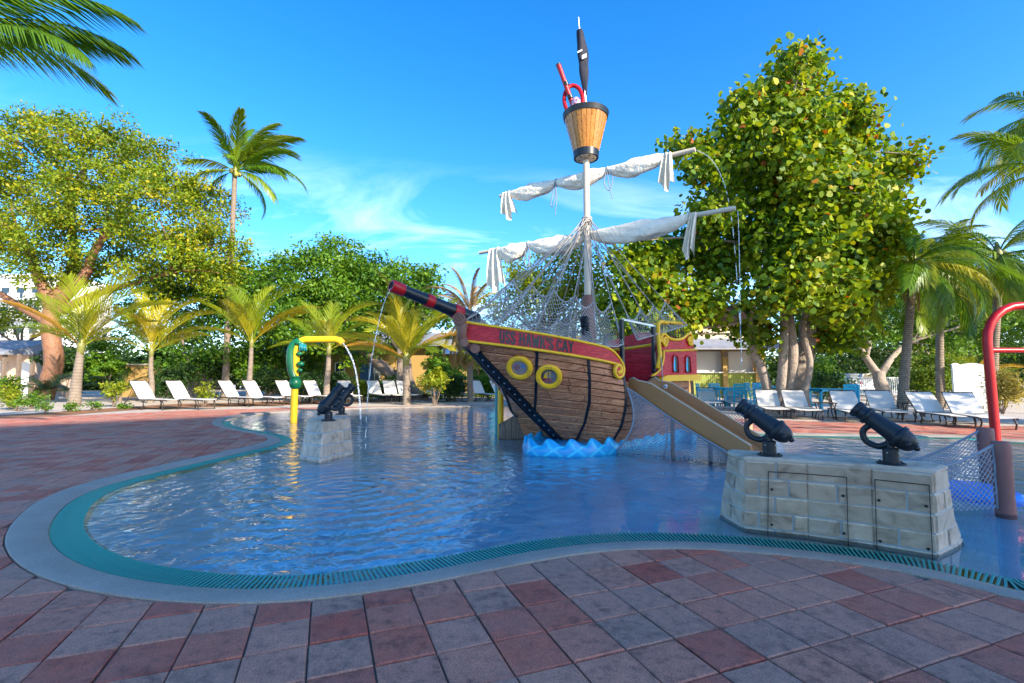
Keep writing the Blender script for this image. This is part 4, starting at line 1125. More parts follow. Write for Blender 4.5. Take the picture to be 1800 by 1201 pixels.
# nets and shrouds
COLZ = P(1035,384,MY).z
def shroud_top(k): a = k*1.7; return Vector((MX+.075*math.cos(a), MY+.075*math.sin(a), COLZ - .05*(k % 3)))
cl = MB()
for dz in (0, -.035, -.07): cl.tube([Vector((MX+.075*math.cos(R(a)), MY+.075*math.sin(R(a)), COLZ+dz)) for a in range(0,360,24)], .020, 6, False, True)
cl.build('shroud_collar', M_ROPE, mo, True)
apex = Vector((MX, MY, COLZ))
def rail_near(u): 
    if u <= .62:
        x = u/.62; s, w = plan_top(min(1, x*.97)); return S(s, w+.03, zbt(min(.84, x)) + .012)
    x = (u-.62)/.38; return S(lerp(1.97,3.95,x), lerp(1.16,1.06,x), lerp(1.55,1.98,x) + .25*math.sin(math.pi*x)*0)
def rail_far(u):
    if u <= .62:
        x = u/.62; s, w = plan_top(min(1, x*.97)); return S(s, -w-.03, zbt(min(.84, x)) + .012)
    x = (u-.62)/.38; return S(lerp(1.97,3.95,x), -lerp(1.16,1.06,x), lerp(1.55,1.98,x))
def strand_net(f, nu, nv, r_=.0034, slant=True, seg=14, b=None):
    b = b or MB()
    asp = nv/nu
    for k in range(-nv, nu+nv+1):
        for sg in (1, -1):
            pts = []
            for j in range(seg+1):
                v = j/seg; u = (k + (nv*v if sg > 0 else -nv*v))/nu
                if -1e-6 <= u <= 1+1e-6: pts.append(f(min(1,max(0,u)), v))
            if len(pts) >= 2: b.tube(pts, r_, 3, False)
    return b
SHR = {}
def net_upper(u, railf, nr, qf):
    q_ = qf(u); scal = abs(math.sin(math.pi*u*nr)); p = railf(u).lerp(apex, q_); return p - Vector((0,0,.13*scal*q_/.3))
def make_net(railf, u0, u1, nropes, nu, nv, qf, pull):
    def f(u, v):
        uu = lerp(u0, u1, u); a = railf(uu); q_ = qf(u); c = a.lerp(apex, q_)
        scal = abs(math.sin(math.pi*u*(nropes-1)))**.8
        p = a.lerp(c - Vector((0,0,.15*scal)), v)
        return p - Vector((0,0,pull*math.sin(math.pi*v)*(.6+.4*scal)))
    m = strand_net(f, nu, nv); m.tube([f(i/48, 1) for i in range(49)], .011, 6); m.tube([f(i/30, 0) for i in range(31)], .009, 5)
    m.tube([f(0, j/10) for j in range(11)], .010, 5); m.tube([f(1, j/10) for j in range(11)], .010, 5)
    m.build('rope_net', M_ROPE, ship)
    for k in range(nropes):
        u = k/(nropes-1); sr = MB(); e = f(u, 1); kk = k*2+1
        sr.tube([shroud_top(kk), e], .0085, 6); sr.tube([e, e.lerp(f(u, 0), .5) , f(u, 0)], .0065, 5); sr.build('shroud_rope', M_ROPE, ship, True)
        if k % 2 == 0: 
            s2 = MB(); s2.tube([shroud_top(kk+1), f(min(1,u+.02), 1)], .0075, 6); s2.build('shroud_rope', M_ROPE, ship, True)
make_net(rail_near, 0.0, .63, 6, 34, 13, lambda u: lerp(.34,.29,u), .10)
make_net(rail_near, .70, 1.0, 4, 18, 9, lambda u: lerp(.20,.22,u), .05)
make_net(rail_far, 0.02, .63, 5, 24, 9, lambda u: .30, .08)
make_net(rail_far, .66, 1.0, 4, 15, 7, lambda u: .22, .05)

# ramp of vertical boards on the far side of the bow
rampo = empty('board_ramp', P(930,770,8.5) * 1, 0, 'weathered vertical board ramp wall behind the ship bow', 'ramp wall')
for k in range(11):
    px0 = 876 + k*12; px1 = px0 + 11.2; base = -.1
    a = G(px0, 769.5); c = G(px1, 769.5)
    zt0 = P(px0, float(np.interp(px0, [876,930,1010], [746,716,690])), a.y).z; zt1 = P(px1, float(np.interp(px1, [876,930,1010], [746,716,690])), c.y).z
    MB().prism([Vector((a.x,a.y,base)), Vector((c.x,c.y,base)), Vector((c.x,c.y,zt1)), Vector((a.x,a.y,zt0))], (.02,.05,0)).build('board', M_RAMP, rampo)

# swivel cannon on the ship's deck
cl_ = P(1030, 583, 6.95) - Vector((0,0,.285*1.0))
cannon('swivel_cannon', cl_, (-.16,-.42,.90), 'black swivel cannon poking up through the net on the ship', .86, 1, None, False)
MB().tube([S(2.0,.55,.98), cl_+Vector((0,0,.22))], .03, 8).build('cannon_stand', M_IRON, ship)

# red water cannon in the crow's nest
rc = empty('red_water_cannon', (MX-.1, MY, zt_), 0, 'red water cannon with ring handle in the crow\'s nest', 'water cannon')
rt_ = MB(); rt_.tube([P(1012,200,MY-.05), P(982,115,MY-.15)], .042, 14); ro = rt_.build('barrel', M_REDP, rc, 'auto')
bb = MB()
for (x0,y0,x1,y1) in ((984.5,122,981,113),(996,151,993.5,144),(1003,173,1001,167)): bb.tube([P(x0,y0,MY-.11), P(x1,y1,MY-.12)], .047, 14)
bb.build('black_collar', M_BLACK, ro, 'auto')
cR = P(1008,176,MY-.05); ringm = MB(); ringm.tube([cR + Vector((math.cos(a)*.165, math.sin(a)*.05, math.sin(a)*.30)) for a in (R(k*15) for k in range(24))], .036, 10, False, True); ringm.build('ring_handle', M_REDP, rc, True)
M_MOTT = None
tt_ = NT('mottled_enamel'); vv = tt_.mapping(); M_MOTT = tt_.done(tt_.ramp(tt_.noise(vv, 14, 2), [(.3,(.30,.03,.12)),(.45,(.55,.25,.42)),(.55,(.62,.58,.55)),(.65,(.10,.08,.22)),(.8,(.5,.06,.08))]), .25, None, .2, .6)
kn = MB(); kn.lathe([(-.16,.05),(-.12,.075),(-.03,.07),(.0,.055),(.03,.075),(.10,.085),(.16,.065),(.19,.02)], P(1012,190,MY-.12), (.05,-.1,1), 16); kn.build('enamelled_pivot', M_MOTT, rc, 'auto')

# ------------------------------------------------------------------ slide and its net
slide = empty('water_slide', S(2.45,1.2,0), 0, 'tan plastic slide running down from the ship into the pool', 'slide')
def slide_pt(t, w, h):                         # t along, w across, h up
    o = t*1.72; z = lerp(.98, .06, t) if t > .08 else .98 - .02*t/.08*1.0
    if t > .9: z = lerp(.06+.092, .06, (t-.9)/.1)*1.0
    return S(2.44 + w, 1.14 + o, z + h)
prof = [(-.29,.16),(-.285,.20),(-.26,.205),(-.245,.18),(-.225,.06),(-.16,.01),(0,0),(.16,.01),(.225,.06),(.245,.18),(.26,.205),(.285,.20),(.29,.16),(.27,-.10),(.18,-.14),(-.18,-.14),(-.27,-.10)]
m = MB(); NSL = 22; vs_ = []
for i in range(NSL+1):
    t = i/NSL
    for (w, h) in prof:
        kk = min(1, .35 + t*3.2) if h > .1 else 1
        vs_.append(slide_pt(t, w, h*kk if h > 0 else h*(1 if t < .85 else .6)))
n = len(prof); m.add(vs_, [(i*n+k, i*n+(k+1) % n, (i+1)*n+(k+1) % n, (i+1)*n+k) for i in range(NSL) for k in range(n)] + [tuple(range(n)), tuple(NSL*n+k for k in range(n-1,-1,-1))])
so = m.build('slide_chute', M_TAN, slide, 'auto')
for sg in (-1, 1):
    MB().tube([slide_pt(i/NSL, .272*sg, .206*min(1,.35+i/NSL*3.2)) for i in range(NSL+1)], .013, 8).build('rolled_rim', M_SLLIP, so, True)
bl_ = MB(); cb = slide_pt(.16, .245, .11); bl_.lathe([(-.01,.032),(.008,.032),(.012,.024)], cb - AX*.01, -AX, 14); bl_o = bl_.build('bolt_washer', M_WHITE, so, 'auto')
MB().lathe([(.0,.014),(.016,.012)], cb - AX*.01, -AX, 8).build('bolt', M_DARK, bl_o)
for t in (.3,.62): MB().tube([slide_pt(t,0,-.12), Vector((*xy(slide_pt(t,0,0)),-.11))], .03, 8).build('support_post', M_TAN, slide)
snet = empty('slide_net', S(2.2,1.5,0), 0, 'grey rope net hanging below the near side of the tan slide', 'rope net')
ptop_l = [hull_near(1.0,.62)+NX*.05, S(2.02,1.20,.93), slide_pt(.12,-.31,-.06), slide_pt(.5,-.31,-.08), slide_pt(.97,-.31,-.02)]
tl = resample(catmull(ptop_l[1:], 8), .05); 
def at_list(L, t): x = t*(len(L)-1); i = min(len(L)-2, int(x)); return L[i].lerp(L[i+1], x-i)
blist = resample(catmull([G(1081,795), G(1120,797), G(1190,803), G(1265,812), P(1330,815,6.2)], 8), .05)
def snf(u, v):
    a = at_list(blist, u); a = Vector((a.x, a.y, -.02)); c = at_list(tl, u); p = a.lerp(c, v)
    return p - Vector((.0,.05*math.sin(math.pi*v),0)) + NX*(.20*math.sin(math.pi*v)*(1-u)**4)
m = strand_net(snf, 34, 15, .0050); m.build('net_mesh', M_ROPED, snet)
m = MB(); m.tube([snf(i/30,1) for i in range(31)], .012, 6); m.tube([snf(i/30,0) for i in range(31)], .009, 6); m.tube([snf(0,i/12) for i in range(13)], .014, 6); m.tube([snf(.36,i/12) for i in range(13)], .010, 6); m.build('edge_rope', M_ROPED, snet, True)

# ------------------------------------------------------------------ poles and sprayers
yp = empty('bow_pole', G(880,770), 0, 'yellow pole with a teal pole beside it behind the ship bow', 'pole')
a = G(880,768); MB().tube([Vector((a.x,a.y,-.1)), Vector((a.x,a.y,1.05))], .055, 14).build('yellow_pole', M_YEL, yp, 'auto')
a = G(873.5,764); MB().tube([Vector((a.x,a.y,-.1)), Vector((a.x,a.y,1.08))], .04, 14).build('teal_pole', M_TEAL, yp, 'auto')

yb = G(516,741); sp = empty('arched_sprayer', (yb.x,yb.y,0), 0, 'yellow pipe sprayer arching over with a green creature wrapped round its post', 'water sprayer')
zt2 = P(516,597,yb.y).z
xr = P(601,599,yb.y).x
arc = [Vector((yb.x,yb.y,-.1)), Vector((yb.x,yb.y,1.2)), Vector((yb.x+.01,yb.y,zt2-.28))] + [Vector((yb.x+.26-.25*math.cos(R(k*15)), yb.y, zt2-.26+.26*math.sin(R(k*15)))) for k in range(1,7)] + [Vector((xr-.16,yb.y,zt2)), Vector((xr-.05,yb.y,zt2-.03)), Vector((xr+.02,yb.y,zt2-.10))]
MB().tube(arc, .085, 16).build('pipe', M_YEL, sp, 'auto')
def pe(px, py, dy=0): return P(px, py, yb.y-.02+dy)
cr = MB(); body = catmull([pe(522,674), pe(514,655), pe(511,632), pe(513,612), pe(521,602), pe(529,604), pe(533,611)], 6)
cr.tube(body, [lerp(.09,.11,min(1,k/10)) if k < 12 else lerp(.11,.08,(k-12)/24) for k in range(len(body))], 14)
cro = cr.build('green_creature', M_GREEN, sp, 'auto')
cr = MB(); cr.lathe([(-.16,.09),(-.12,.13),(-.02,.15),(.05,.13),(.09,.10),(.12,.12),(.15,.09)], pe(519,672), (0,0,1), 16); cr.build('creature_foot', M_GREEN, cro, 'auto')
for (px, py, r_) in ((526,622,.07),(528,640,.085),(527,651,.06),(524,603,.08)): MB().ball(pe(px,py,-.06), r_, 10, 6, (1.2,.8,.8)).build('creature_bump', M_GREEN, cro, True)
for k in range(5): MB().tube([pe(528+k*2.2,604+k*.6,-.1), pe(526+k*3.2,616+k*.3,-.12)], [.022,.012], 6).build('creature_fin', M_TEAL, cro, True)

rb = G(1751,776); ar = empty('red_arch', (rb.x,rb.y,0), 0, 'red pipe arch with a crossbar at the right edge of the pool', 'water arch')
zc = P(1748,600,rb.y).z; Rr = .62
arc = [Vector((rb.x,rb.y,-.1)), Vector((rb.x-.02,rb.y,zc))] + [Vector((rb.x-.02+Rr-Rr*math.cos(R(k*15)), rb.y, zc+Rr*math.sin(R(k*15)))) for k in range(1,13)] + [Vector((rb.x-.02+2*Rr,rb.y,-.1))]
aro = MB().tube(arc, .068, 14).build('pipe', M_REDP, ar, 'auto')
zx = P(1748,616,rb.y).z; MB().tube([Vector((rb.x,rb.y,zx)), Vector((rb.x+2*Rr-.04,rb.y,zx))], .045, 12).build('crossbar', M_REDP, ar, 'auto')

# net barrier with terracotta posts
def post(name, px, ybase, ytop, w, label, m_, group=None):
    a = G(px, ybase); k = KPX(a.y); r_ = w/2/k; zt_ = P(px, ytop, a.y).z
    mm = MB(); rgp = random.Random(int(px)); prof = [(-.11, r_*1.03)] + [(lerp(0,zt_-.015,i/6), r_*(1+rgp.uniform(-.04,.04))) for i in range(7)] + [(zt_-.004, r_*.93),(zt_, r_*.8)]
    mm.lathe(prof, (a.x,a.y,0), (0,0,1), 18); o = mm.build(name, m_, None, 'auto'); tag(o, label, 'post', group)
    # move the origin to the base
    for v in o.data.vertices: v.co -= Vector((a.x,a.y,0))
    o.location = (a.x,a.y,0); return a, zt_
p1, z1 = post('net_post', 1768, 900, 776, 27, 'nearest terracotta post holding the grey net beside the stone wall', M_BRPOST, 'terracotta net posts')
p2, z2 = post('net_post', 1738, 842, 752, 23, 'farther terracotta post of the pair, behind the bright blue pad', M_BRPOST, 'terracotta net posts')
def side_net(name, label, A0, A1, B0, B1, nu, nv, sag, m_=M_ROPED, r_=.0042):
    root = empty(name, (A0+B0)/2*1.0, 0, label, 'rope net', 'rope net barriers')
    def f(u, v):
        a = A0.lerp(B0, u); c = A1.lerp(B1, u) - Vector((0,0,sag*math.sin(math.pi*u))); return a.lerp(c, v)
    strand_net(f, nu, nv, r_).build('net_mesh', m_, root)
    e = MB(); e.tube([f(i/20,1) for i in range(21)], .012, 6); e.tube([f(0,i/6) for i in range(7)], .009, 5); e.build('edge_rope', m_, root, True)
q1 = Vector((p1.x,p1.y,0)); q2 = Vector((p2.x,p2.y,0)); off1 = Vector((-.06,.0,0))
side_net('barrier_net', 'grey rope net sloping from the nearest terracotta post down behind the stone wall', q1+off1+Vector((0,0,.02)), q1+off1+Vector((0,0,z1-.03)), Vector((2.95,3.95,-.02)), Vector((2.95,3.95,.36)), 22, 10, .10)
side_net('barrier_net', 'grey rope net sloping from the farther terracotta post towards the slide', q2+off1+Vector((0,0,.02)), q2+off1+Vector((0,0,z2-.03)), Vector((4.05,5.85,-.06)), Vector((4.0,5.85,.10)), 24, 10, .16)
pd_ = [G(1672,884), G(1756,886), G(1752,846), G(1676,848)]
c_ = sum(pd_, Vector())/4; mm = MB(); pts = []
for k in range(28):
    a = 2*math.pi*k/28; e = 3.2; ca, sa = math.cos(a), math.sin(a); f_ = (abs(ca)**e + abs(sa)**e)**(-1/e); pts.append((ca*f_*.25, sa*f_*.36))
vs_ = []
for (sc_, z) in ((.97,-.09),(1,-.02),(1,.022),(.95,.042),(.8,.048)): vs_ += [(x*sc_, y*sc_, z) for x, y in pts]
mm.add(vs_, [(i*28+k, i*28+(k+1) % 28, (i+1)*28+(k+1) % 28, (i+1)*28+k) for i in range(4) for k in range(28)] + [tuple(4*28+k for k in range(28))])
o = mm.build('floating_pad', M_PAD, None, 'auto'); o.location = (c_.x, c_.y, 0); o.rotation_euler = (0,0,-.25); tag(o, 'bright blue rounded floating pad between the two nets', 'pad')
p3, z3 = post('net_post', 1316, 763, 713, 13, 'orange post at the end of the net behind the slide', M_ORPOST)
q3 = Vector((p3.x,p3.y,0)); e3 = G(1212,748)
side_net('barrier_net', 'white rope net behind the slide ending at the orange post', q3+Vector((-.06,0,.02)), q3+Vector((-.06,0,z3-.03)), e3+Vector((0,.6,.02)), e3+Vector((0,.6,.50)), 24, 9, .05, M_ROPE, .006)

# ------------------------------------------------------------------ water streams
def jet(pts, r_, label, seed, br=0.5):
    rg_ = random.Random(seed); c = catmull(pts, 16); n = len(c); m = MB(); i = 0
    while i < n-2:
        f_ = i/n; ln = rg_.randint(5, 9) if f_ < br else rg_.randint(3, 5)
        seg = c[i:min(n, i+ln+1)]
        if len(seg) >= 2:
            rr = [r_*rg_.uniform(.75,1.2)*(1 if 0 < k < len(seg)-1 else (.9 if f_ < br else .3)) for k in range(len(seg))]
            m.tube([p + Vector((rg_.uniform(-1,1), rg_.uniform(-1,1), 0))*r_*.3 for p in seg], rr, 6)
        i += ln if f_ < br else ln+1
    o = m.build('water_jet', M_JET, None, True); tag(o, label, 'water jet', 'jets of falling water')
    return o
jet([P(688,506,5.93), P(676,530,5.85), P(664,575,5.8), P(652,640,5.75), P(645,720,5.7), P(642,790,5.68)], .006, 'thin stream of water falling from the tip of the bow cannon', 1, .7)
jet([P(1224,264,7.42), P(1248,278,7.3), P(1268,310,7.25), P(1280,350,7.2), P(1290,420,7.2), P(1300,560,7.15), P(1304,640,7.1)], .007, 'stream of water spraying from the upper yardarm on the right', 2, .35)
jet([P(1297,370,7.05), P(1299,420,7.05), P(1301,520,7.05), P(1303,640,7.05)], .006, 'stream of water dropping straight from the lower yardarm on the right', 3, .4)
jet([P(603,603,yb.y), P(612,617,yb.y), P(622,640,yb.y), P(629,675,yb.y), P(633,715,yb.y), P(634,738,yb.y)], .024, 'sheet of water pouring from the end of the yellow pipe', 4, .9)

# ------------------------------------------------------------------ foliage
def np_mesh(name, verts, nper, rnd):
    """verts: (N, nper, 3) one face per leaf"""
    N = verts.shape[0]; me = bpy.data.meshes.new(name)
    me.vertices.add(N*nper); me.vertices.foreach_set('co', verts.reshape(-1).astype(np.float32))
    me.loops.add(N*nper); me.loops.foreach_set('vertex_index', np.arange(N*nper, dtype=np.int32))
    me.polygons.add(N); me.polygons.foreach_set('loop_start', np.arange(0, N*nper, nper, dtype=np.int32)); me.polygons.foreach_set('loop_total', np.full(N, nper, dtype=np.int32))
    me.update(); me.validate()
    a = me.attributes.new('rnd', 'FLOAT', 'FACE'); a.data.foreach_set('value', rnd.astype(np.float32))
    return me
def unit_rows(a): return a/np.maximum(1e-9, np.linalg.norm(a, axis=1, keepdims=True))
def leaf_verts(pos, nrm, size, rs, shape='blade'):
    N = len(pos); t = rs.normal(size=(N,3)); t -= nrm*np.sum(t*nrm, 1, keepdims=True); t = unit_rows(t); b = np.cross(nrm, t)
    s = size[:,None]
    if shape == 'blade':
        w = .25
        v = np.stack([pos - t*s*.5, pos + b*s*w + nrm*s*.06, pos + t*s*.5 - nrm*s*.08, pos - b*s*w + nrm*s*.06], 1)
    else:
        ang = np.linspace(0, 2*np.pi, 8)[:-1]
        v = np.stack([pos + t*s*(math.cos(a)*.5) + b*s*(math.sin(a)*.52) + nrm*s*(.10*math.cos(2*a)) for a in ang], 1)
    return v
def cloud(blobs, dens, per, leaf, rs, cl_r=.33, up=.5, outw=.6, squash=.85, shell=2.2, var=.2):
    """blobs: (centre, radius); returns leaf positions, normals, sizes, tone and the cluster centres"""
    P_, N_, T_, CC = [], [], [], []
    for c, r in blobs:
        n = max(2, int(dens*r*r))
        d = unit_rows(rs.normal(size=(n,3))); rad = r*rs.random(n)**(1/shell)
        cc = np.array(c)[None] + d*rad[:,None]*np.array([1,1,squash])[None]
        CC.append(cc)
        tone = rs.normal(0, var*.7, n)
        off = np.clip(rs.normal(size=(n,per,3)), -1.5, 1.5)*cl_r*np.array([1,1,.7]); p = cc[:,None]+off
        nr = rs.normal(size=(n,per,3))*.75 + (d*outw)[:,None] + np.array([0,0,up])
        P_.append(p.reshape(-1,3)); N_.append(unit_rows(nr.reshape(-1,3))); T_.append((np.repeat(tone, per) + rs.normal(0, var, n*per)))
    p = np.concatenate(P_); N = len(p)
    return p, np.concatenate(N_), leaf*rs.uniform(.65,1.3,N), np.clip(.45 + np.concatenate(T_), 0, 1), np.concatenate(CC)
def limb(m, a, c, r0, r1, rs, bow=.12, n=7, sides=7):
    a = np.array(a, float); c = np.array(c, float); L = np.linalg.norm(c-a); k = rs.normal(size=3)*bow*L; k[2] = abs(k[2])*.6
    pts = [Vector(a + (c-a)*t + k*math.sin(math.pi*t)) for t in np.linspace(0,1,n)]
    m.tube(pts, [r0+(r1-r0)*t for t in np.linspace(0,1,n)], sides, False); return pts
def pxblobs(px, Y, rs, spread=.5):
    out = []
    for q in px:
        x, y, r = q[:3]; dy = q[3] if len(q) > 3 else rs.uniform(-spread, spread)
        yy = Y + dy; out.append((tuple(P(x, y, yy)), r/KPX(Y)))
    return out
def tree(name, label, base, blobs, leaf_m, bark_m, dens, per, leaf, seed, r_tr, fork, cl_r=.33, shape='blade', stems=None, cat='tree', group=None, twigs=.12, up=.5, trunk_lean=None, shell=2.2, var=.2, squash=.85, zmin=None):
    rs = np.random.RandomState(seed); base = Vector(base)
    root = empty(name, base, 0, label, cat, group)
    p, n, s, t, cc = cloud(blobs, dens, per, leaf, rs, cl_r, up, shell=shell, var=var, squash=squash)
    if zmin is not None:
        k = p[:,2] > zmin; p, n, s, t = p[k], n[k], s[k], t[k]; cc = cc[cc[:,2] > zmin]
    lv = leaf_verts(p, n, s, rs, shape)
    cr = link('crown', np_mesh('crown', lv, lv.shape[1], t), leaf_m, root)
    m = MB(); fork = Vector(fork)
    stems = stems or [(base, fork, r_tr, r_tr*.72)]
    ends = []
    for (a, c, ra, rb_) in stems:
        aa = Vector(a) - Vector((0,0,.15)); pts = [aa, Vector(a)+Vector((0,0,.02))] ; cc2 = Vector(c)
        mid = catmull([aa, Vector(a).lerp(cc2,.35)+Vector(rs.normal(size=3)*.05*(cc2-Vector(a)).length*np.array([1,1,.2])), Vector(a).lerp(cc2,.7)+Vector(rs.normal(size=3)*.04*(cc2-Vector(a)).length*np.array([1,1,.2])), cc2], 6)
        nn = len(mid); rad = [lerp(ra, rb_, k/(nn-1))*(1.35 if k == 0 else 1.18 if k == 1 else 1.06 if k == 2 else 1) for k in range(nn)]
        m.tube(mid, rad, 12, False); ends.append((cc2, rb_))
    m.build('trunk', bark_m, root, True)
    m = MB()
    for c, r in blobs:
        e = min(ends, key=lambda q: (q[0]-Vector(c)).length)
        limb(m, e[0]-Vector((0,0,.05)), c, e[1]*.62, max(.018, e[1]*.16), rs)
    kk = rs.permutation(len(cc))[:int(len(cc)*twigs)]
    bc = np.array([b_[0] for b_ in blobs])
    for i in kk:
        j = np.argmin(np.sum((bc-cc[i])**2, 1)); limb(m, bc[j], cc[i], .022, .006, rs, .1, 5, 4)
    m.build('limbs', bark_m, root, True)
    return root, cr, (p, n, s, t)

def shrub(name, label, px, ybase, Y, hpx, wpx, leaf_m, dens=90, per=14, leaf=.09, seed=1, shape='blade', cat='shrub', group=None, boxy=False):
    rs = np.random.RandomState(seed); k = KPX(Y); c0 = Vector(((px-CX)/FPX*Y, Y, 0)); H = hpx/k; W = wpx/k
    root = empty(name, c0, 0, label, cat, group)
    blobs = []
    if boxy:
        for x in np.linspace(-.38,.38,4):
            for z in np.linspace(.2,.85,4): blobs.append(((c0.x+x*W+rs.normal()*.02, Y+rs.uniform(-.2,.2)*W, z*H), W*.20))
    else:
        for i in range(7):
            a = rs.uniform(0, 6.28); q = rs.uniform(0,.42); blobs.append(((c0.x+math.cos(a)*q*W*.75, Y+math.sin(a)*q*W*.6, rs.uniform(.35,.8)*H), W*rs.uniform(.17,.28)))
    p, n, s, t, cc = cloud(blobs, dens, per, leaf, rs, min(.12, W*.09), .5)
    ok = p[:,2] > .01; lv = leaf_verts(p[ok], n[ok], s[ok], rs, shape)
    link('foliage', np_mesh('foliage', lv, lv.shape[1], t[ok]), leaf_m, root)
    m = MB()
    for c, r in blobs: limb(m, c0 + Vector((rs.uniform(-.05,.05), rs.uniform(-.05,.05), -.03)), c, .018, .006, rs, .1, 5, 4)
    m.build('stems', M_BARK, root, True)
    return root

# ------------------------------------------------------------------ palms
def frond_mesh(name, L, ll, n, droop, ang, hang, seed, width=.045, stiff=.5, rach=.022, gap=.14, wind=0.0):
    rs = np.random.RandomState(seed); m = MB(); NS = 16; pts = []; p = Vector((0,0,0))
    for i in range(NS+1):
        t = i/NS; a = -droop*t**1.5
        pts.append(p.copy()); p = p + Vector((math.cos(a), wind*t*t, math.sin(a)))*(L/NS)
    m.tube(pts, [rach*(1-.85*i/NS) for i in range(NS+1)], 4, False)
    for i in range(n):
        t = gap + (1-gap)*(i+.5)/n; x = t*NS; k = min(NS-1, int(x)); b = pts[k].lerp(pts[k+1], x-k); fw = (pts[k+1]-pts[k]).normalized()
        sd0 = Vector((0,0,1)).cross(fw).normalized(); upv = fw.cross(sd0)
        prof = math.sin(math.pi*min(1, (.12+.88*(t-gap)/(1-gap))**.75))**.6
        for sg in (-1, 1):
            l = ll*(.28+.72*prof)*rs.uniform(.85,1.1); a = ang*(1-.45*t) + rs.normal()*.06
            d = (fw*math.cos(a) + sd0*sg*math.sin(a)*.9 + upv*(stiff*.35) + Vector((0,0,-hang*.3))).normalized()
            d2 = (d*.75 + Vector((0,0,-1))*hang*rs.uniform(.6,1.2) + Vector((0,wind*.4,0))).normalized()
            mid = b + d*l*.5; tip = mid + d2*l*.5; wv = (fw - d*fw.dot(d)); wv = wv.normalized() if wv.length > .05 else upv
            w = width*.5
            m.add([b - wv*w*.6, b + wv*w*.6, mid + wv*w, mid - wv*w, tip], [(0,1,2,3),(3,2,4)])
    return m.mesh(name)
def with_mat(me, m): me.materials.append(m); return me
FR_Y = [with_mat(frond_mesh('young_frond', 1.0, .36, 64, .55+.22*i, .80, .30, 20+i, .0085, .8, .010), F_YOUNG) for i in range(4)]
FR_C = [with_mat(frond_mesh('coconut_frond', 1.0, .32, 66, 1.2+.3*i, .95, .9, 40+i, .009, .2, .010), F_COCO) for i in range(4)]
FR_CN = [with_mat(frond_mesh('long_frond', 1.0, .31, 66, 1.15+.2*i, .95, 1.9, 90+i, .0085, .1, .009), F_COCO) for i in range(3)]
FR_W = [with_mat(frond_mesh('wind_frond', 1.0, .36, 70, .95+.35*i, .7, 1.0, 140+i, .0115, .1, .010), F_COCO) for i in range(3)]
FR_D = [with_mat(frond_mesh('date_frond', 1.0, .22, 70, .8+.3*i, .75, .35, 60+i, .007, .7, .010), F_DATE) for i in range(3)]
FR_X = [with_mat(frond_mesh('dead_frond', 1.0, .24, 50, 1.1+.3*i, .5, 1.4, 70+i, .009, .1, .010), F_DEAD) for i in range(3)]
FR_B = [with_mat(frond_mesh('deep_frond', 1.0, .32, 56, 1.1+.3*i, .9, .7, 80+i, .010, .3, .010), F_DARK) for i in range(3)]
def palm(name, label, base, top, r0, r1, fronds, meshes, seed, group=None, bark=None, coconuts=0, skirt=None):
    """fronds: (azimuth deg, elevation deg, length)"""
    rg_ = random.Random(seed); base = Vector(base); top = Vector(top)
    root = empty(name, base, 0, label, 'palm tree', group)
    m = MB(); a = base - Vector((0,0,.12)); mid1 = a.lerp(top,.35) + Vector((rg_.uniform(-.06,.06), rg_.uniform(-.06,.06), 0))*(top-base).length*.3
    pts = catmull([a, mid1, a.lerp(top,.7), top], 7); n = len(pts)
    m.tube(pts, [lerp(r0, r1, (k/(n-1))**.6)*(1.25 if k == 0 else 1) for k in range(n)], 12); m.build('trunk', bark or M_PALMB, root, True)
    cs = MB(); cs.tube([top - Vector((0,0,.25*r1/.1)), top + Vector((0,0,.15)), top + Vector((0,0,.5*r1/.1))], [r1*1.05, r1*1.25, r1*.35], 10); cs.build('crownshaft', MATS['green_shaft'], root, True)
    for i, (az, el, L) in enumerate(fronds):
        me = meshes[i % len(meshes)] if not isinstance(meshes, dict) else None
        o = link('frond', me, None, root)
        o.matrix_basis = Matrix.Translation(top + Vector((0,0,rg_.uniform(0,.12)))) @ Matrix.Rotation(R(az),4,'Z') @ Matrix.Rotation(-R(el),4,'Y') @ Matrix.Rotation(rg_.uniform(-.35,.35),4,'X') @ Matrix.Scale(L,4)
    if skirt:
        for i, (az, el, L) in enumerate(skirt):
            o = link('dead_frond', FR_X[i % 3], None, root)
            o.matrix_basis = Matrix.Translation(top - Vector((0,0,.1))) @ Matrix.Rotation(R(az),4,'Z') @ Matrix.Rotation(-R(el),4,'Y') @ Matrix.Scale(L,4)
    for k in range(coconuts):
        a_ = rg_.uniform(0,6.28); MB().ball(top + Vector((math.cos(a_)*.22, math.sin(a_)*.22, rg_.uniform(-.25,.0))), .13, 10, 7, (1,1,1.2)).build('coconut', M_COCO, root, True)
    return root
simple('green_shaft', (.20,.20,.05), .5, .3, 6, .1, 40); M_COCO = simple('green_coconut', (.34,.30,.05), .45, .25, 6, .05, 40)
def star(n, e0, e1, L, seed, az0=0, spread=360):
    rg_ = random.Random(seed); return [((az0 + spread*(i+.5)/n + rg_.uniform(-14,14)), rg_.uniform(e0, e1), L*rg_.uniform(.82,1.08)) for i in range(n)]
def gp(px, Y): return Vector(((px-CX)/FPX*Y, Y, 0))

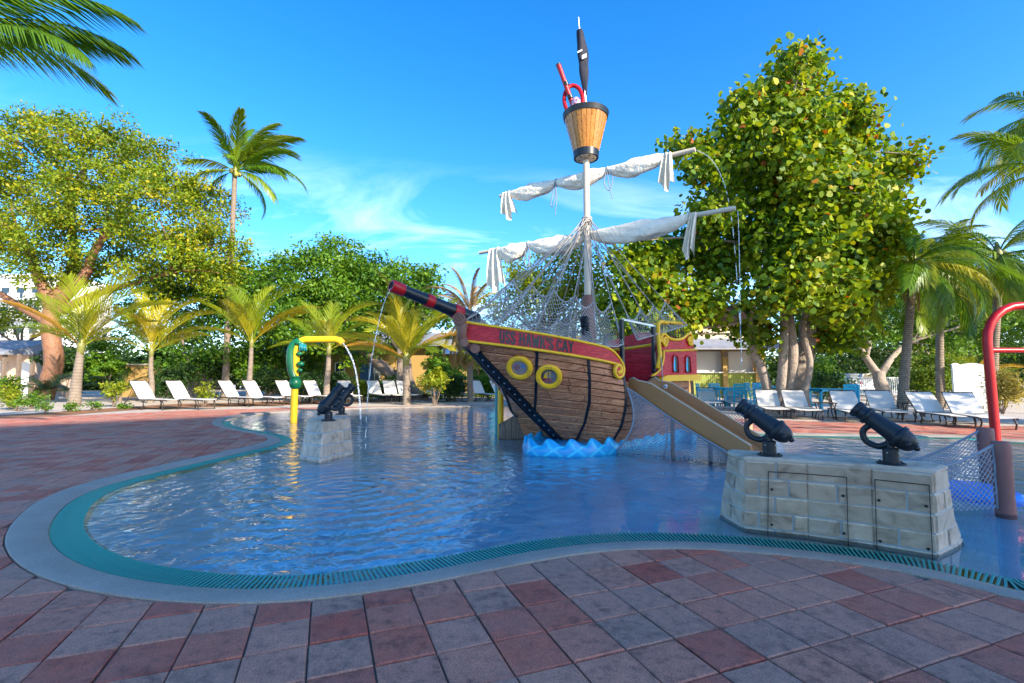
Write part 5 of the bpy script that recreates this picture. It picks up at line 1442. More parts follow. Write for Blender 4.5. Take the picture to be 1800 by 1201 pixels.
# young palms along the left bed
yg = 'young palms along the left bed'
palm('young_palm', 'young palm with thick pale trunk beside the big copper-barked tree', gp(135,19.0), P(142,612,19.0), .27, .11, [(172,52,3.24),(150,74,3.672),(20,54,3.456),(35,76,3.24),(-20,44,2.592),(190,29,2.808),(100,84,2.808),(-60,54,2.376),(240,44,2.592),(60,44,2.808),(5,76,3.456),(165,36,2.808)], FR_Y, 1, yg)
palm('young_palm', 'young palm behind the two leftmost loungers', gp(268,21.5), P(266,622,21.5), .15, .08, [(170,56,2.916),(160,80,3.24),(8,56,3.132),(25,80,3.132),(-8,26,2.808),(185,28,2.484),(80,84,2.808),(-80,62,2.376),(260,44,2.376),(100,54,2.376)], FR_Y, 2, yg)
palm('young_palm', 'young palm with bright upright fronds left of the yellow sprayer', gp(441,22.0), P(442,606,22.0), .17, .08, [(176,48,3.348),(165,74,3.24),(5,54,3.24),(20,78,3.564),(-12,36,3.024),(190,26,2.808),(90,84,3.24),(-80,62,2.592),(265,50,2.592),(110,54,2.808)], FR_Y, 3, yg)
palm('young_palm', 'young palm right behind the stone plinth cannons', gp(577,21.0), P(578,618,21.0), .17, .09, [(172,44,2.7),(160,69,2.808),(5,49,2.7),(20,74,2.808),(-12,24,2.376),(192,19,2.376),(90,84,2.592),(-80,54,2.16),(262,40,2.16)], FR_Y, 4, yg)
palm('young_palm', 'full crowned young palm left of the leafy lime bush', gp(716,20.0), P(714,634,20.0), .19, .12, star(17, 14, 72, 2.7, 5) + [(180,34,2.916),(0,38,3.132),(175,59,3.024),(8,62,3.132)], FR_Y, 5, yg)
palm('grey_green_palm', 'grey-green feather palm rising behind the full crowned young palm', gp(700,24.0), P(704,556,24.0), .16, .14, star(20, 5, 78, 2.3, 6) + [(180,35,2.3),(0,30,2.3)], FR_D, 6)
palm('withered_palm', 'withered brown palm with hanging dead fronds behind the ship bow', gp(828,22.5), P(826,556,22.5), .16, .12, star(34, -80, -15, 2.7, 7) + star(8, 55, 85, 2.6, 17) + [(80,70,2.4),(150,62,2.3),(20,66,2.4),(200,50,1.8),(-10,40,1.8),(-60,-50,2.4),(-120,-60,2.6),(-90,-70,2.8)], FR_X, 7)
# windswept coconut palm
palm('coconut_palm', 'tall windswept coconut palm above the left trees', gp(398,26.0), P(413,303,26.0), .20, .12, [(172,34,3.2),(184,12,3.0),(120,70,3.6),(95,82,4.0),(60,74,4.0),(30,64,4.0),(12,54,4.1),(-5,40,4.0),(4,24,4.1),(-10,8,3.6),(-20,-8,3.2),(20,-22,3.0),(-60,62,3.6),(-100,66,3.4),(200,-25,2.4),(-70,15,2.6),(75,50,3.6),(25,80,3.8),(-30,56,3.8),(8,66,4.0)], FR_W, 8, None, None, 6)
# palms on the right
rg4 = 'coconut palms on the right'
palm('coconut_palm', 'leaning coconut palm nearest the sea grape tree', gp(1578,14.2), P(1606,470,14.2), .155, .095, star(30, -35, 74, 2.5, 11), FR_C, 11, rg4, None, 0, star(4,-70,-40,1.4,3))
palm('coconut_palm', 'slim coconut palm just right of the leaning one', gp(1648,17.5), P(1652,472,17.5), .15, .10, star(28, -40, 74, 2.7, 12), FR_C, 12, rg4)
palm('coconut_palm', 'coconut palm behind the red arch', gp(1742,15.5), P(1754,452,15.5), .15, .10, star(28, -40, 74, 2.6, 13), FR_C, 13, rg4, None, 0, star(4,-75,-45,1.3,4))
palm('coconut_palm', 'dark fronded coconut palm leaning in from the right edge', gp(1880,11.5), P(1852,300,11.5), .16, .11, [(178,38,2.5),(170,18,2.6),(188,5,2.4),(200,40,2.3),(160,55,2.3),(150,-5,2.1),(215,-20,2.0),(120,40,2.2),(90,30,2.2),(-20,30,2.3),(-60,40,2.2),(30,40,2.2),(250,20,2.2)], FR_C, 14, rg4)
palm('coconut_palm', 'tallest coconut palm, only its left fronds in view at the upper right', gp(1905,14), P(1868,205,14), .16, .11, star(16, -20, 68, 2.6, 15) + [(180,30,2.6),(172,8,2.5),(190,-15,2.2)], FR_C, 15, rg4)
# overhanging palm at the top left: trunk outside the frame
palm('overhanging_palm', 'near palm whose long fronds hang into the upper left corner', gp(-250,5.6), P(-165,75,5.6), .15, .10, [(2,18,2.35),(12,46,2.6),(-2,60,2.9),(24,68,2.9),(30,38,2.3),(60,40,2.2),(-60,40,2.0),(120,40,2.2),(180,35,2.2),(240,35,2.2),(30,40,2.4)], FR_CN, 16)

# trees
rsx = np.random.RandomState(5)
YG = 25.0
bl = pxblobs([(40,255,62),(105,232,58),(165,240,62),(225,275,62),(285,300,60),(335,335,58),(372,375,50),(395,425,46),(95,310,80),(190,340,85),(280,385,80),(30,340,75),(0,420,70),(110,405,80),(210,430,70),(330,445,64),(60,470,50),(385,480,46),(-60,300,90),(-70,420,80),(150,480,46),(270,480,56)], YG, rsx, 2.2)
tree('gumbo_limbo_tree', 'huge spreading tree with copper bark and yellow-green crown on the left', gp(76,YG), bl, L_GUMBO, M_GUMBO, 7.5, 105, .19, 21, .62, P(100,505,YG), .36, stems=[(gp(76,YG), P(98,520,YG), .44, .36), (P(95,535,YG), P(195,400,YG-.5), .30, .14), (P(92,530,YG), P(40,420,YG), .32, .15), (P(100,520,YG), P(120,350,YG), .30, .14), (P(85,560,YG), P(-40,500,YG), .22, .12), (P(110,540,YG), P(300,480,YG-1), .22, .09)], twigs=.10, var=.22)
bl = pxblobs([(300,520,56),(355,500,60),(420,480,58),(455,520,52),(390,550,66),(320,580,50),(250,560,40),(460,590,46),(400,620,50),(330,630,44),(480,470,30)], 28, rsx, 1.5)
tree('broad_tree', 'dense green tree behind the young palms, under the coconut palm', gp(350,28), bl, L_MID, M_BARKP, 11, 78, .22, 22, .16, P(355,600,28), .38, stems=[(gp(340,28), P(320,590,28), .12, .07), (gp(346,28), P(360,580,28), .13, .07), (gp(352,28.3), P(400,600,28), .11, .06), (gp(338,28), P(290,600,28), .09, .05)])
bl = pxblobs([(590,455,48),(548,485,56),(610,500,62),(520,530,58),(585,545,70),(655,480,44),(690,500,52),(735,500,42),(660,545,62),(720,550,52),(755,535,36),(540,580,50),(620,600,50),(700,590,34),(775,560,28)], 28, rsx, 1.4)
tree('round_tree', 'big rounded green tree behind the middle of the lounger row', gp(700,27.2), bl, L_MID, M_BARK, 12, 76, .24, 23, .40, P(650,600,28), .40, stems=[(gp(742,27), P(622,600,28), .42, .24), (gp(680,27), P(724,585,28), .46, .22), (gp(735,27.5), P(690,600,28), .30, .16)])
bl = pxblobs([(905,475,34),(930,500,42),(885,530,36),(975,460,40),(1015,455,36),(960,520,56),(1010,510,48),(1045,500,44),(920,570,46),(1000,575,56),(1075,560,44),(870,590,36),(1060,610,40),(850,620,30)], 19, rsx, 1.0)
tree('lime_tree', 'bright lime-green tree directly behind the ship mast', gp(960,19), bl, L_LIME, M_BARK, 20, 62, .15, 24, .16, P(960,600,19), .27)
bl = pxblobs([(1440,520,50),(1500,500,56),(1560,520,56),(1620,540,50),(1540,570,56),(1470,580,48),(1600,590,44),(1680,560,48),(1740,540,50),(1790,520,60),(1660,610,40),(1850,560,60),(1720,600,40),(1560,450,40),(1680,490,40)], 26, rsx, 1.8)
tree('open_tree', 'loose grey-green tree with forked pale trunk behind the right loungers', gp(1552,26), bl, L_MID, M_BARKP, 13, 70, .20, 25, .30, P(1545,660,26), .40, stems=[(gp(1556,24), P(1545,655,24.5), .34, .26), (P(1546,658,24.5), P(1495,590,25), .20, .10), (P(1546,658,24.5), P(1600,600,25), .18, .09), (P(1520,628,24.8), P(1530,560,25), .12, .07)])

# sea grape
YS = 14.5
bl = pxblobs([(1388,118,30),(1360,165,40),(1420,150,40),(1330,200,44),(1392,215,54),(1465,195,44),(1290,235,34),(1345,270,58),(1430,270,62),(1500,245,44),(1290,320,52),(1370,345,68),(1460,350,70),(1530,320,48),(1240,300,34),(1195,262,24),(1575,290,30),(1610,272,14),(1250,385,52),(1320,420,62),(1410,430,70),(1500,430,62),(1545,400,40),(1200,440,52),(1270,480,54),(1370,500,58),(1460,510,60),(1525,480,40),(1150,470,44),(1160,525,46),(1230,540,48),(1310,560,44),(1440,575,44),(1110,500,36),(1500,545,34),(1110,560,30),(1180,580,30),(1130,425,26),(1340,600,26),(1562,372,40),(1560,440,38),(1552,500,34),(1592,300,22),(1480,600,30),(1100,462,34),(1078,540,34),(1090,590,28),(1250,265,26),(1415,105,18),(1500,205,24),(1300,185,24)], YS, rsx, 1.3)
grape, crown_g, (gpn, gnn, gsn, gtn) = tree('sea_grape_tree', 'large sea grape tree with round leaves and many-stemmed trunk right of the ship', gp(1374,16.2), bl, L_GRAPE, M_BARKP, 60, 26, .15, 26, .3, P(1375,560,15.5), .30, 'round',
    stems=[(gp(1350,15.4), P(1318,560,15), .17, .10), (gp(1372,15.6), P(1390,480,15), .20, .12), (gp(1385,15.5), P(1372,520,15), .17, .10), (gp(1362,15.3), P(1340,430,14.8), .15, .09), (gp(1400,15.8), P(1420,560,15.4), .36, .24), (gp(1392,15.2), P(1440,500,14.8), .11, .07), (P(1372,500,15), P(1385,260,14.5), .13, .05)], twigs=.14, up=.35, shell=2.0, var=.20)
# the largest leaves towards the camera, each one a piece of its own
rs_ = np.random.RandomState(77)
lf = leaf_verts(np.zeros((1,3)), np.array([[0,0,1.]]), np.array([1.]), rs_, 'round')
leaf_me = np_mesh('leaf', lf, 7, np.array([.5])); leaf_me.materials.append(L_GRAPE_O)
front = np.argsort(gpn[:,1] - 3.0*(np.abs(gpn[:,2]-4)/6))[:1500]; front = rs_.permutation(front)[:300]
for i in front:
    o = link('leaf', leaf_me, None, crown_g)
    nn = Vector(gnn[i]) + Vector((.25,-.5,.1)); q_ = nn.to_track_quat('Z', 'Y')
    o.matrix_basis = Matrix.Translation(Vector(gpn[i]) + Vector((rs_.uniform(-.04,.04), -.03, rs_.uniform(-.04,.04)))) @ q_.to_matrix().to_4x4() @ Matrix.Rotation(rs_.uniform(0,6.28),4,'Z') @ Matrix.Scale(rs_.uniform(.17,.24),4)
# small tree beside the bar
bl = pxblobs([(1215,575,22),(1185,560,24),(1245,560,24),(1165,590,18),(1225,540,24)], 17.5, rsx, .4)
tree('small_tree', 'small thin-trunked tree between the ship stern and the bar', gp(1217,17.5), bl, L_LIME, M_BARK, 34, 26, .14, 27, .06, P(1216,600,17.5), .2)

# shrubs and low plants
sg = 'shrubs in the beds'
shr = [('dark shrub between the house and the fifth lounger', 590,0,25, 44, 90, L_DARK, .14), ('dark green shrub right of the leaning trunks', 790,0,26, 56, 90, L_MID, .14), ('dark shrub at the foot of the grey-green palm', 690,0,25.5, 40, 80, L_DARK, .14), ('dark shrub below the house windows beside the ship bow', 860,0,25, 46, 70, L_MID, .14), ('leafy lime bush between the full crowned young palm and the ship', 765,0,19.5, 78, 66, L_LIME, .15), ('low green shrub left of the leftmost lounger', 205,0,18.5, 52, 60, L_LIME, .12), ('rounded green shrub behind the second pair of loungers', 362,0,18.5, 42, 46, L_LIME, .11),
       ('dark low shrub under the yellow sprayer arch', 545,0,22, 48, 70, L_DARK, .13), ('dark shrub below the trunks of the big rounded tree', 640,0,24, 36, 60, L_LIME, .12), ('dark green shrub behind the bar tables', 1455,0,20, 62, 90, L_DARK, .12),
       ('wide dark green shrub right of the sea grape trunk', 1440,0,22, 84, 120, L_MID, .14), ('spiky green shrub far left behind the copper trunk', 20,0,22, 46, 60, L_MID, .13), ('yellow-green bush at the frame\'s left edge', 25,0,17.0, 50, 60, L_LIME, .10),
       ('dark shrub below the withered palm', 800,0,23, 40, 80, L_DARK, .13), ('broad dark shrub behind the second young palm', 300,0,24, 60, 100, L_DARK, .15), ('broad dark shrub below the third young palm', 470,0,25, 52, 80, L_DARK, .15)]
for i, (lb_, px, yb_, Y, h, w, lm_, lf_) in enumerate(shr): shrub('leafy_shrub', lb_, px, yb_, Y, h, w, lm_, 110, 12, lf_, 100+i, 'blade', 'shrub', sg)
low = [(36,735,16.2,22,40),(88,728,15.3,20,34),(130,722,15.8,13,44),(172,720,16.3,16,34),(60,714,17.3,30,50),(222,716,17.0,12,30)]
nm_ = ['first low plant from the left in the mulch bed', 'second low plant from the left in the mulch bed', 'flat low plant in the mulch before the copper trunk', 'flat low plant in the mulch beside the leftmost lounger', 'leggy low plant standing on the sand at far left', 'tiny plant under the back of the leftmost lounger']
for i, (px, y, Y, h, w) in enumerate(low): shrub('low_plant', nm_[i], px, 0, Y, h, w, L_MID, 160, 9, .09, 130+i, 'blade', 'plant', 'low plants in the mulch bed')
shrub('clipped_hedge', 'clipped bright green hedge block behind the right loungers', 1637, 0, 19.0, 92, 84, L_HEDGE, 260, 14, .10, 140, 'blade', 'hedge', None, True)
shrub('variegated_bush', 'pale yellow bush beside the red arch', 1756, 0, 14.6, 104, 96, L_YBUSH, 200, 16, .09, 141, 'blade', 'bush')
shrub('side_table_plant', 'small trailing plant on the low table between the right loungers', 1616, 0, 13.6, 50, 24, L_MID, 120, 8, .06, 142, 'blade', 'plant')
for i, (px, Y, h, L, lb_) in enumerate(((520,24,.5,1.6,'low feathery palm clump beside the green creature'),(215,23,.4,1.5,'low feathery palm clump behind the leftmost loungers'),(610,25,.4,1.5,'low feathery palm clump behind the fourth young palm'),(1700,22,.6,2.0,'feathery palm clump behind the white screen'),(90,23.5,.4,1.5,'low feathery palm clump beside the copper trunk'))):
    palm('palm_clump', lb_, gp(px,Y), gp(px,Y)+Vector((0,0,h)), .10, .07, star(14, 20, 75, L, 60+i), FR_B if i != 3 else FR_Y, 60+i, 'low palm clumps')

# distant belt of trees that closes the view
rs_ = np.random.RandomState(9); belt = []
for x in np.linspace(-75, 75, 90): belt.append(((x + rs_.normal()*.6, 48 + rs_.uniform(-3,4), rs_.uniform(.8,2.6)), rs_.uniform(1.6,2.6)))
p, n, s, t, cc = cloud(belt, 10, 40, .42, rs_, .7)
lv = leaf_verts(p, n, s, rs_)
o = link('distant_trees', np_mesh('distant_trees', lv, 4, t), L_DARK); tag(o, 'dark belt of distant trees and undergrowth behind everything', 'trees', None, 'stuff')

# grass blades on the lawn
rs_ = np.random.RandomState(31); nb = 9000; gx = rs_.uniform(560,1335,nb); gy = rs_.uniform(690.5,698.5,nb); pp = np.array([tuple(G(a_, b_)) for a_, b_ in zip(gx, gy)])
nr = unit_rows(rs_.normal(size=(nb,3))*np.array([1,1,.2])); lv = leaf_verts(pp + np.array([0,0,.05]), nr, np.full(nb,.16), rs_); o = link('grass', np_mesh('grass', lv, 4, rs_.random(nb)), L_HEDGE); tag(o, 'strip of green lawn in front of the buildings', 'grass', None, 'stuff')

# ------------------------------------------------------------------ loungers, tables, chairs
def make_lounger():
    root = empty('sun_lounger')
    W = .31; sd = .30
    for sg in (-1, 1):
        fr = MB(); fr.tube(catmull([(-.95,sg*W,.34),(-.6,sg*W,.345),(-.25,sg*W,.345),(.5,sg*W,.345),(.92,sg*W,.335),(1.0,sg*W,.31)], 4), .020, 8); fr.build('side_rail', M_FRAME, root, True)
        br = MB(); br.tube(catmull([(-.28,sg*(W-.03),.37),(-.50,sg*(W-.03),.62),(-.72,sg*(W-.03),.92),(-.78,sg*(W-.03),1.0)], 4), .018, 8); br.build('back_rail', M_FRAME, root, True)
        for x, dx in ((-.78,-.10),(-.12,.12),(.80,.10)):
            lg = MB(); lg.tube(catmull([(x,sg*W,.335),(x+dx*.9,sg*(W+.01),.20),(x+dx*.5,sg*(W+.015),.05),(x+dx*.8,sg*(W+.015),.015)], 4), .017, 8); lg.build('leg', M_FRAME, root, True)
    for x, z in ((-.9,.335),(-.25,.335),(.3,.335),(.95,.335),(-.73,.02),(.85,.03)): MB().tube([(x,-W,z),(x,W,z)], .013, 6).build('cross_bar', M_FRAME, root)
    for sg in (-1, 1): MB().tube([(-.60,sg*.27,.74),(-.85,sg*.27,.34)], .010, 6).build('back_prop', M_FRAME, root)
    def slab(pts, name):
        m = MB(); n = len(pts); vs_ = []
        for off in (.008, -.008):
            for (x, z, nx, nz) in pts:
                for k in range(7):
                    y = (k/6-.5)*2*(W-.02); sg_ = .022*(1-(2*k/6-1)**2); vs_.append((x + nx*(off-sg_), y, z + nz*(off-sg_)))
        N = n*7; fs = []
        for i in range(n-1):
            for k in range(6): fs.append((i*7+k, (i+1)*7+k, (i+1)*7+k+1, i*7+k+1)); fs.append((N+i*7+k, N+i*7+k+1, N+(i+1)*7+k+1, N+(i+1)*7+k))
        rim = [i*7 for i in range(n)] + [(n-1)*7+k for k in range(1,7)] + [i*7+6 for i in range(n-2,-1,-1)] + [k for k in range(5,0,-1)]
        for a, c in zip(rim, rim[1:]+rim[:1]): fs.append((a, c, N+c, N+a))
        m.add(vs_, fs); return m.build(name, M_SLING, root, 'auto')
    slab([(x, .362, 0, 1) for x in np.linspace(-.25,.98,9)], 'seat_sling')
    bx_ = np.linspace(0,1,8); slab([(lerp(-.27,-.785,t_), lerp(.38,1.01,t_)+.02*math.sin(math.pi*t_), .75, .66) for t_ in bx_[::-1]], 'backrest_sling')
    hd = MB(); hd.tube([(-.785,-W+.02,1.0),(-.785,W-.02,1.0)], .018, 8); hd.build('head_bar', M_FRAME, root)
    return root
proto = make_lounger(); used = [False]
def place(proto_, used_, loc, rz, label, cat, group, sc_=1.0, zs=1.0):
    o = proto_ if not used_[0] else copy_tree(proto_); used_[0] = True
    o.location = loc; o.rotation_euler = (0,0,rz); o.scale = (sc_, sc_, sc_*zs); tag(o, label, cat, group); return o
lg_ = 'white sling loungers in the left row'
left = [(268,720,-14),(330,719.5,-14),(418,714.5,-20),(458,713.5,-20),(513,711,-30),(560,710.5,-34),(612,709,-50),(664,707,-54),(690,706.8,-55),(715,706.5,-58),(764,706,-58),(812,705.5,-58),(848,705,-56),(884,704.5,-54)]
ordn = ['first','second','third','fourth','fifth','sixth','seventh','eighth','ninth','tenth','eleventh','twelfth','thirteenth','fourteenth']
for i, (px, y, a) in enumerate(left):
    place(proto, used, G(px, y), R(a + random.uniform(-5,5)), 'white sling lounger, %s from the left in the row beyond the pool' % ordn[i], 'lounger', lg_)
right = [(1246,719,-100),(1292,720,-102),(1356,732,-110),(1406,734,-112),(1496,739,-112),(1560,738,-112),(1650,746,-108),(1714,750,-108)]
for i, (px, y, a) in enumerate(right):
    place(proto, used, G(px, y), R(a + random.uniform(-5,5)), 'white sling lounger, %s from the left in the row right of the ship' % ordn[i], 'lounger', 'white sling loungers in the right row', 1.0, .74)
def make_side():
    root = empty('side_table')
    MB().box((0,0,.43), (.48,.42,.025), None, .008).build('table_top', M_FRAME, root)
    for sx in (-1,1):
        for sy in (-1,1): MB().tube(catmull([(sx*.2,sy*.17,.42),(sx*.17,sy*.15,.22),(sx*.22,sy*.18,.0)], 4), .016, 6).build('leg', M_FRAME, root, True)
    return root
sp_ = make_side(); su = [False]
for px, y, lb_ in ((480,710,'small bronze side table between the fourth and fifth loungers on the left'),(690,705.5,'small bronze side table between the ninth and tenth loungers on the left'),(790,704.5,'small bronze side table near the eleventh lounger on the left'),(1600,738,'small bronze side table below the trailing plant on the right'),(1452,737,'small bronze side table beside the fourth lounger on the right')):
    place(sp_, su, G(px, y), R(-20), lb_, 'side table', 'small bronze side tables')
def make_chair():
    root = empty('dining_chair')
    st_ = [MB().box((0,y,.44),(.42,.085,.022),None,.006).build('seat_slat', M_BLUEF, root) for y in np.linspace(-.17,.17,4)]
    for sx in (-1,1):
        MB().bar((sx*.2,-.2,0),(sx*.2,-.19,.44),.045,.035).build('leg', M_BLUEF, root); MB().bar((sx*.2,.22,0),(sx*.2,.28,.88),.045,.035,(0,1,0)).build('leg', M_BLUEF, root)
        MB().bar((sx*.23,-.22,.64),(sx*.23,.26,.66),.05,.022).build('armrest', M_BLUEF, root); MB().bar((sx*.22,-.2,.44),(sx*.22,-.2,.64),.035,.03).build('arm_post', M_BLUEF, root)
    for z in (.56,.66,.76,.86): MB().box((0,.225+.07*(z-.44),z),(.42,.02,.075),Matrix.Rotation(-.12,3,'X'),.005).build('back_slat', M_BLUEF, root)
    MB().bar((-.2,0,.2),(.2,0,.2),.03,.03).build('stretcher', M_BLUEF, root)
    return root
def make_table():
    root = empty('dining_table')
    for k in range(8): MB().box((0,-.385+k*.11,.74),(.9,.10,.025),None,.006).build('top_slat', M_BLUEF, root)
    for sx in (-1,1):
        for sy in (-1,1): MB().box((sx*.36,sy*.36,.36),(.06,.06,.72)).build('leg', M_BLUEF, root)
    MB().box((0,0,.69),(.78,.78,.06)).build('apron', M_BLUEF, root); MB().box((0,0,.2),(.7,.05,.05)).build('stretcher', M_BLUEF, root)
    return root
ch_, cu_ = make_chair(), [False]; tb_, tu_ = make_table(), [False]
sets = [(1276,18.0,'near the bar',[(0,.75,10),(.8,-.1,-95),(-.75,.15,80),(-.05,-.8,185)]), (1440,16.0,'right of the sea grape trunk',[(.1,.75,5),(.8,0,-80),(-.78,-.1,95),(.35,-.75,170)]), (1350,21.5,'behind the sea grape trunk',[(0,.75,5),(.8,0,-85),(-.78,-.1,95)])]
side_w = ['behind','to the right of','to the left of','in front of']
for px, Y, wh, chs in sets:
    c = gp(px, Y); place(tb_, tu_, c, R(12), 'turquoise slatted dining table %s' % wh, 'table', 'turquoise dining tables')
    for k, (dx, dy, a) in enumerate(chs): place(ch_, cu_, c + Vector((dx,dy,0)), R(a), 'turquoise slatted chair %s the table %s' % (side_w[k], wh), 'chair', 'turquoise dining chairs')

# ------------------------------------------------------------------ buildings
def window(root, x0, x1, z0, z1, y, frame_m=None, name='window', bars=True):
    frame_m = frame_m or M_WHITE; fr = MB(); w = .07
    for a, c in (((x0,z0),(x1,z0)),((x0,z1),(x1,z1)),((x0,z0),(x0,z1)),((x1,z0),(x1,z1))): fr.bar((a[0],y-.03,a[1]),(c[0],y-.03,c[1]),w,w)
    if bars: fr.bar(((x0+x1)/2,y-.03,z0),((x0+x1)/2,y-.03,z1),.04,.04); fr.bar((x0,y-.03,(z0+z1)/2),(x1,y-.03,(z0+z1)/2),.04,.04)
    o = fr.build(name, frame_m, root); MB().box(((x0+x1)/2,y-.004,(z0+z1)/2),(x1-x0,.012,z1-z0)).build('pane', M_GLASS, o); return o
YH = 34.0
def X_(px, Y): return (px-CX)/FPX*Y
hs = empty('ochre_house', (X_(680,YH),YH,0), 0, 'ochre walled low house with blue awnings behind the left loungers', 'house')
x0, x1 = X_(470,YH), X_(900,YH)
MB().box(((x0+x1)/2,YH+3,1.7),(x1-x0,6,3.4)).build('wall', M_OCHRE, hs)
rf = MB(); rf.prism([(x0-.6,YH-.9,3.35),(x0-.6,YH+3,4.6),(x0-.6,YH+6.6,3.35)], (x1-x0+1.2,0,0)); rf.build('roof', M_ROOF, hs)
for a, c in ((472,560),(618,660),(780,860)):
    m = MB(); xa, xc = X_(a,YH), X_(c,YH); m.prism([(xa,YH-1.5,2.75),(xa,YH-1.5,2.90),(xa,YH-.01,3.35),(xa,YH-.01,3.15)], (xc-xa,0,0)); m.build('awning', M_AWN, hs)
for a, c in ((500,520),(650,668),(828,848),(590,606)): window(hs, X_(a,YH), X_(c,YH), .95, 2.2, YH-.005)
m = MB(); m.box((X_(645,YH),YH-.03,1.05),(.9,.06,2.1)); m.build('door', M_AWN, hs)
m = MB(); m.box((X_(868,YH),YH-.03,1.05),(.9,.06,2.1)); m.build('door', M_TEAL, hs)
gw = empty('garden_wall', (X_(290,27),27,0), 0, 'low sunlit ochre garden wall behind the second young palm', 'wall')
MB().box((X_(285,29.5),29.5,.95),(4.6,.25,1.9)).build('wall', M_OCHRE, gw); MB().box((X_(285,29.5),29.5,1.95),(4.8,.36,.10),None,.02).build('coping', M_CREAM, gw)
YB_ = 29.0
pb = empty('peach_bungalow', (X_(20,YB_),YB_,0), 0, 'peach bungalow with thatched verandah at the left edge', 'house')
xa, xb = X_(-160,YB_), X_(50,YB_)
MB().box(((xa+xb)/2,YB_+1.5,1.5),(xb-xa,3,3.0)).build('wall', M_PEACH, pb)
m = MB(); m.prism([(xa-.5,YB_-1.6,2.45),(xa-.5,YB_-1.6,2.6),(xa-.5,YB_+1.5,3.5),(xa-.5,YB_+3.2,2.6)], (xb-xa+.7,0,0)); m.build('roof', M_ROOF, pb)
for px in (8,34,58): MB().box((X_(px,YB_-1.3),YB_-1.3,1.25),(.16,.16,2.5)).build('column', M_BARK, pb)
window(pb, X_(-8,YB_), X_(14,YB_), .9, 2.1, YB_-.005); MB().box((X_(45,YB_),YB_-.03,1.05),(.95,.06,2.1)).build('door', M_WHITE, pb)
YW = 75.0
wh = empty('white_hotel', (X_(20,YW),YW,0), 0, 'distant white hotel block with balconies seen through the left tree', 'hotel')
xa, xb = X_(-330,YW), X_(96,YW); zt3 = P(40,488,YW).z
MB().box(((xa+xb)/2,YW+5,zt3/2),(xb-xa,10,zt3)).build('wall', M_WHITE, wh)
for fl in range(5):
    z = zt3 - 2.6 - fl*3.1
    if z < 1: break
    bal = MB(); bal.box(((xa+xb)/2,YW-.6,z-1.0),(xb-xa+.3,1.2,.2)); bo_ = bal.build('balcony', M_WHITE, wh)
    for k in range(14): MB().box((xb-1.2-k*2.4,YW-1.15,z-.45),(1.9,.05,.8)).build('railing', M_SHUT, bo_)
    for k in range(14): window(wh, xb-2.0-k*2.4, xb-.6-k*2.4, z-.8, z+1.0, YW-.005, None, 'window', False)
MB().box(((xa+xb)/2,YW+5,zt3+.25),(xb-xa+.8,10.8,.5)).build('cornice', M_WHITE, wh)

YR = 28.0
br = empty('poolside_bar', (X_(1270,YR),YR,0), 0, 'cream poolside bar with grey shingle awning and olive slatted counter', 'bar')
xa, xb = X_(1196,YR), X_(1345,YR)
zp = lambda y: P(1270,y,YR).z
MB().box(((xa+xb)/2,YR+3,zp(601)/2),(xb-xa,6,zp(601))).build('wall', M_OCHRE, br)
MB().box(((xa+xb)/2,YR+2.0,(zp(572)+zp(601))/2),(xb-xa-.2,4,zp(572)-zp(601))).build('parapet', M_CREAM, br)
MB().box(((xa+xb)/2,YR+1.9,zp(571)+.02),(xb-xa+.25,4.4,.16)).build('cornice', M_CREAM, br); MB().box(((xa+xb)/2,YR+1.9,zp(584)),(xb-xa+.1,4.2,.10)).build('cornice', M_CREAM, br)
aw = empty; m = MB(); m.prism([(xa-.3,YR-1.7,zp(617)-.02),(xa-.3,YR-1.7,zp(617)+.10),(xa-.3,YR+.0,zp(600)+.14),(xa-.3,YR+.0,zp(600))], (xb-xa+.6,0,0)); awo = m.build('awning', M_ROOF, br)
nS = 40
for k in range(nS):
    x = lerp(xa-.3, xb+.3, (k+.5)/nS); MB().bar((x,YR-1.72,zp(617)+.115),(x,YR-.02,zp(600)+.16),(xb-xa+.6)/nS*.9,.025).build('shingle', M_ROOF, awo)
for a, c in ((1213,1268),(1279,1322)):
    MB().box((X_((a+c)/2,YR),YR-.05,(zp(617)+zp(655))/2),((c-a)/KPX(YR),.08,zp(619)-zp(655))).build('roller_shutter', M_SHUT, br)
nS = 30
for k in range(nS):
    x = lerp(X_(1211,YR), X_(1322,YR), (k+.5)/nS); MB().box((x,YR-.25,zp(656)/2),((111/KPX(YR))/nS*.86,.05,zp(656))).build('counter_slat', M_SLATG, br)
MB().box((X_(1266,YR),YR-.15,zp(655)),(112/KPX(YR),.55,.06)).build('counter_top', M_SHUT, br)
for px in (1209,1273,1330): MB().box((X_(px,YR-.3),YR-.33,zp(610)/2),(.26,.22,zp(610))).build('pillar', M_OCHRE, br)
MB().lathe([(0,.16),(.05,.16)], (X_(1273,YR-.3),YR-.45,zp(624)), (0,-1,0), 16).build('round_plaque', M_BARK, br)

# railings, pillar, screen and car on the far right
fe = empty('white_railing', (X_(1545,31),31,0), 0, 'white picket railing behind the forked tree', 'railing')
for z in (.15,1.15): MB().bar((X_(1500,31),31,z),(X_(1592,31),31,z),.05,.06).build('rail', M_WHITE, fe)
for k in range(26): MB().box((lerp(X_(1500,31),X_(1592,31),(k+.5)/26),31,.65),(.04,.03,1.1)).build('picket', M_WHITE, fe)
gpil = empty('gate_pillar', (X_(1497,30.6),30.6,0), 0, 'white gate pillar at the left end of the picket railing', 'pillar')
MB().box((X_(1495,30.6),30.6,.65),(.5,.5,1.3),None,.03).build('shaft', M_WHITE, gpil); MB().box((X_(1495,30.6),30.6,1.35),(.62,.62,.12),None,.03).build('cap', M_WHITE, gpil)
sc2 = empty('white_screen', (X_(1698,17.2),17.2,0), 0, 'white folding panel screen standing behind the rightmost loungers', 'screen')
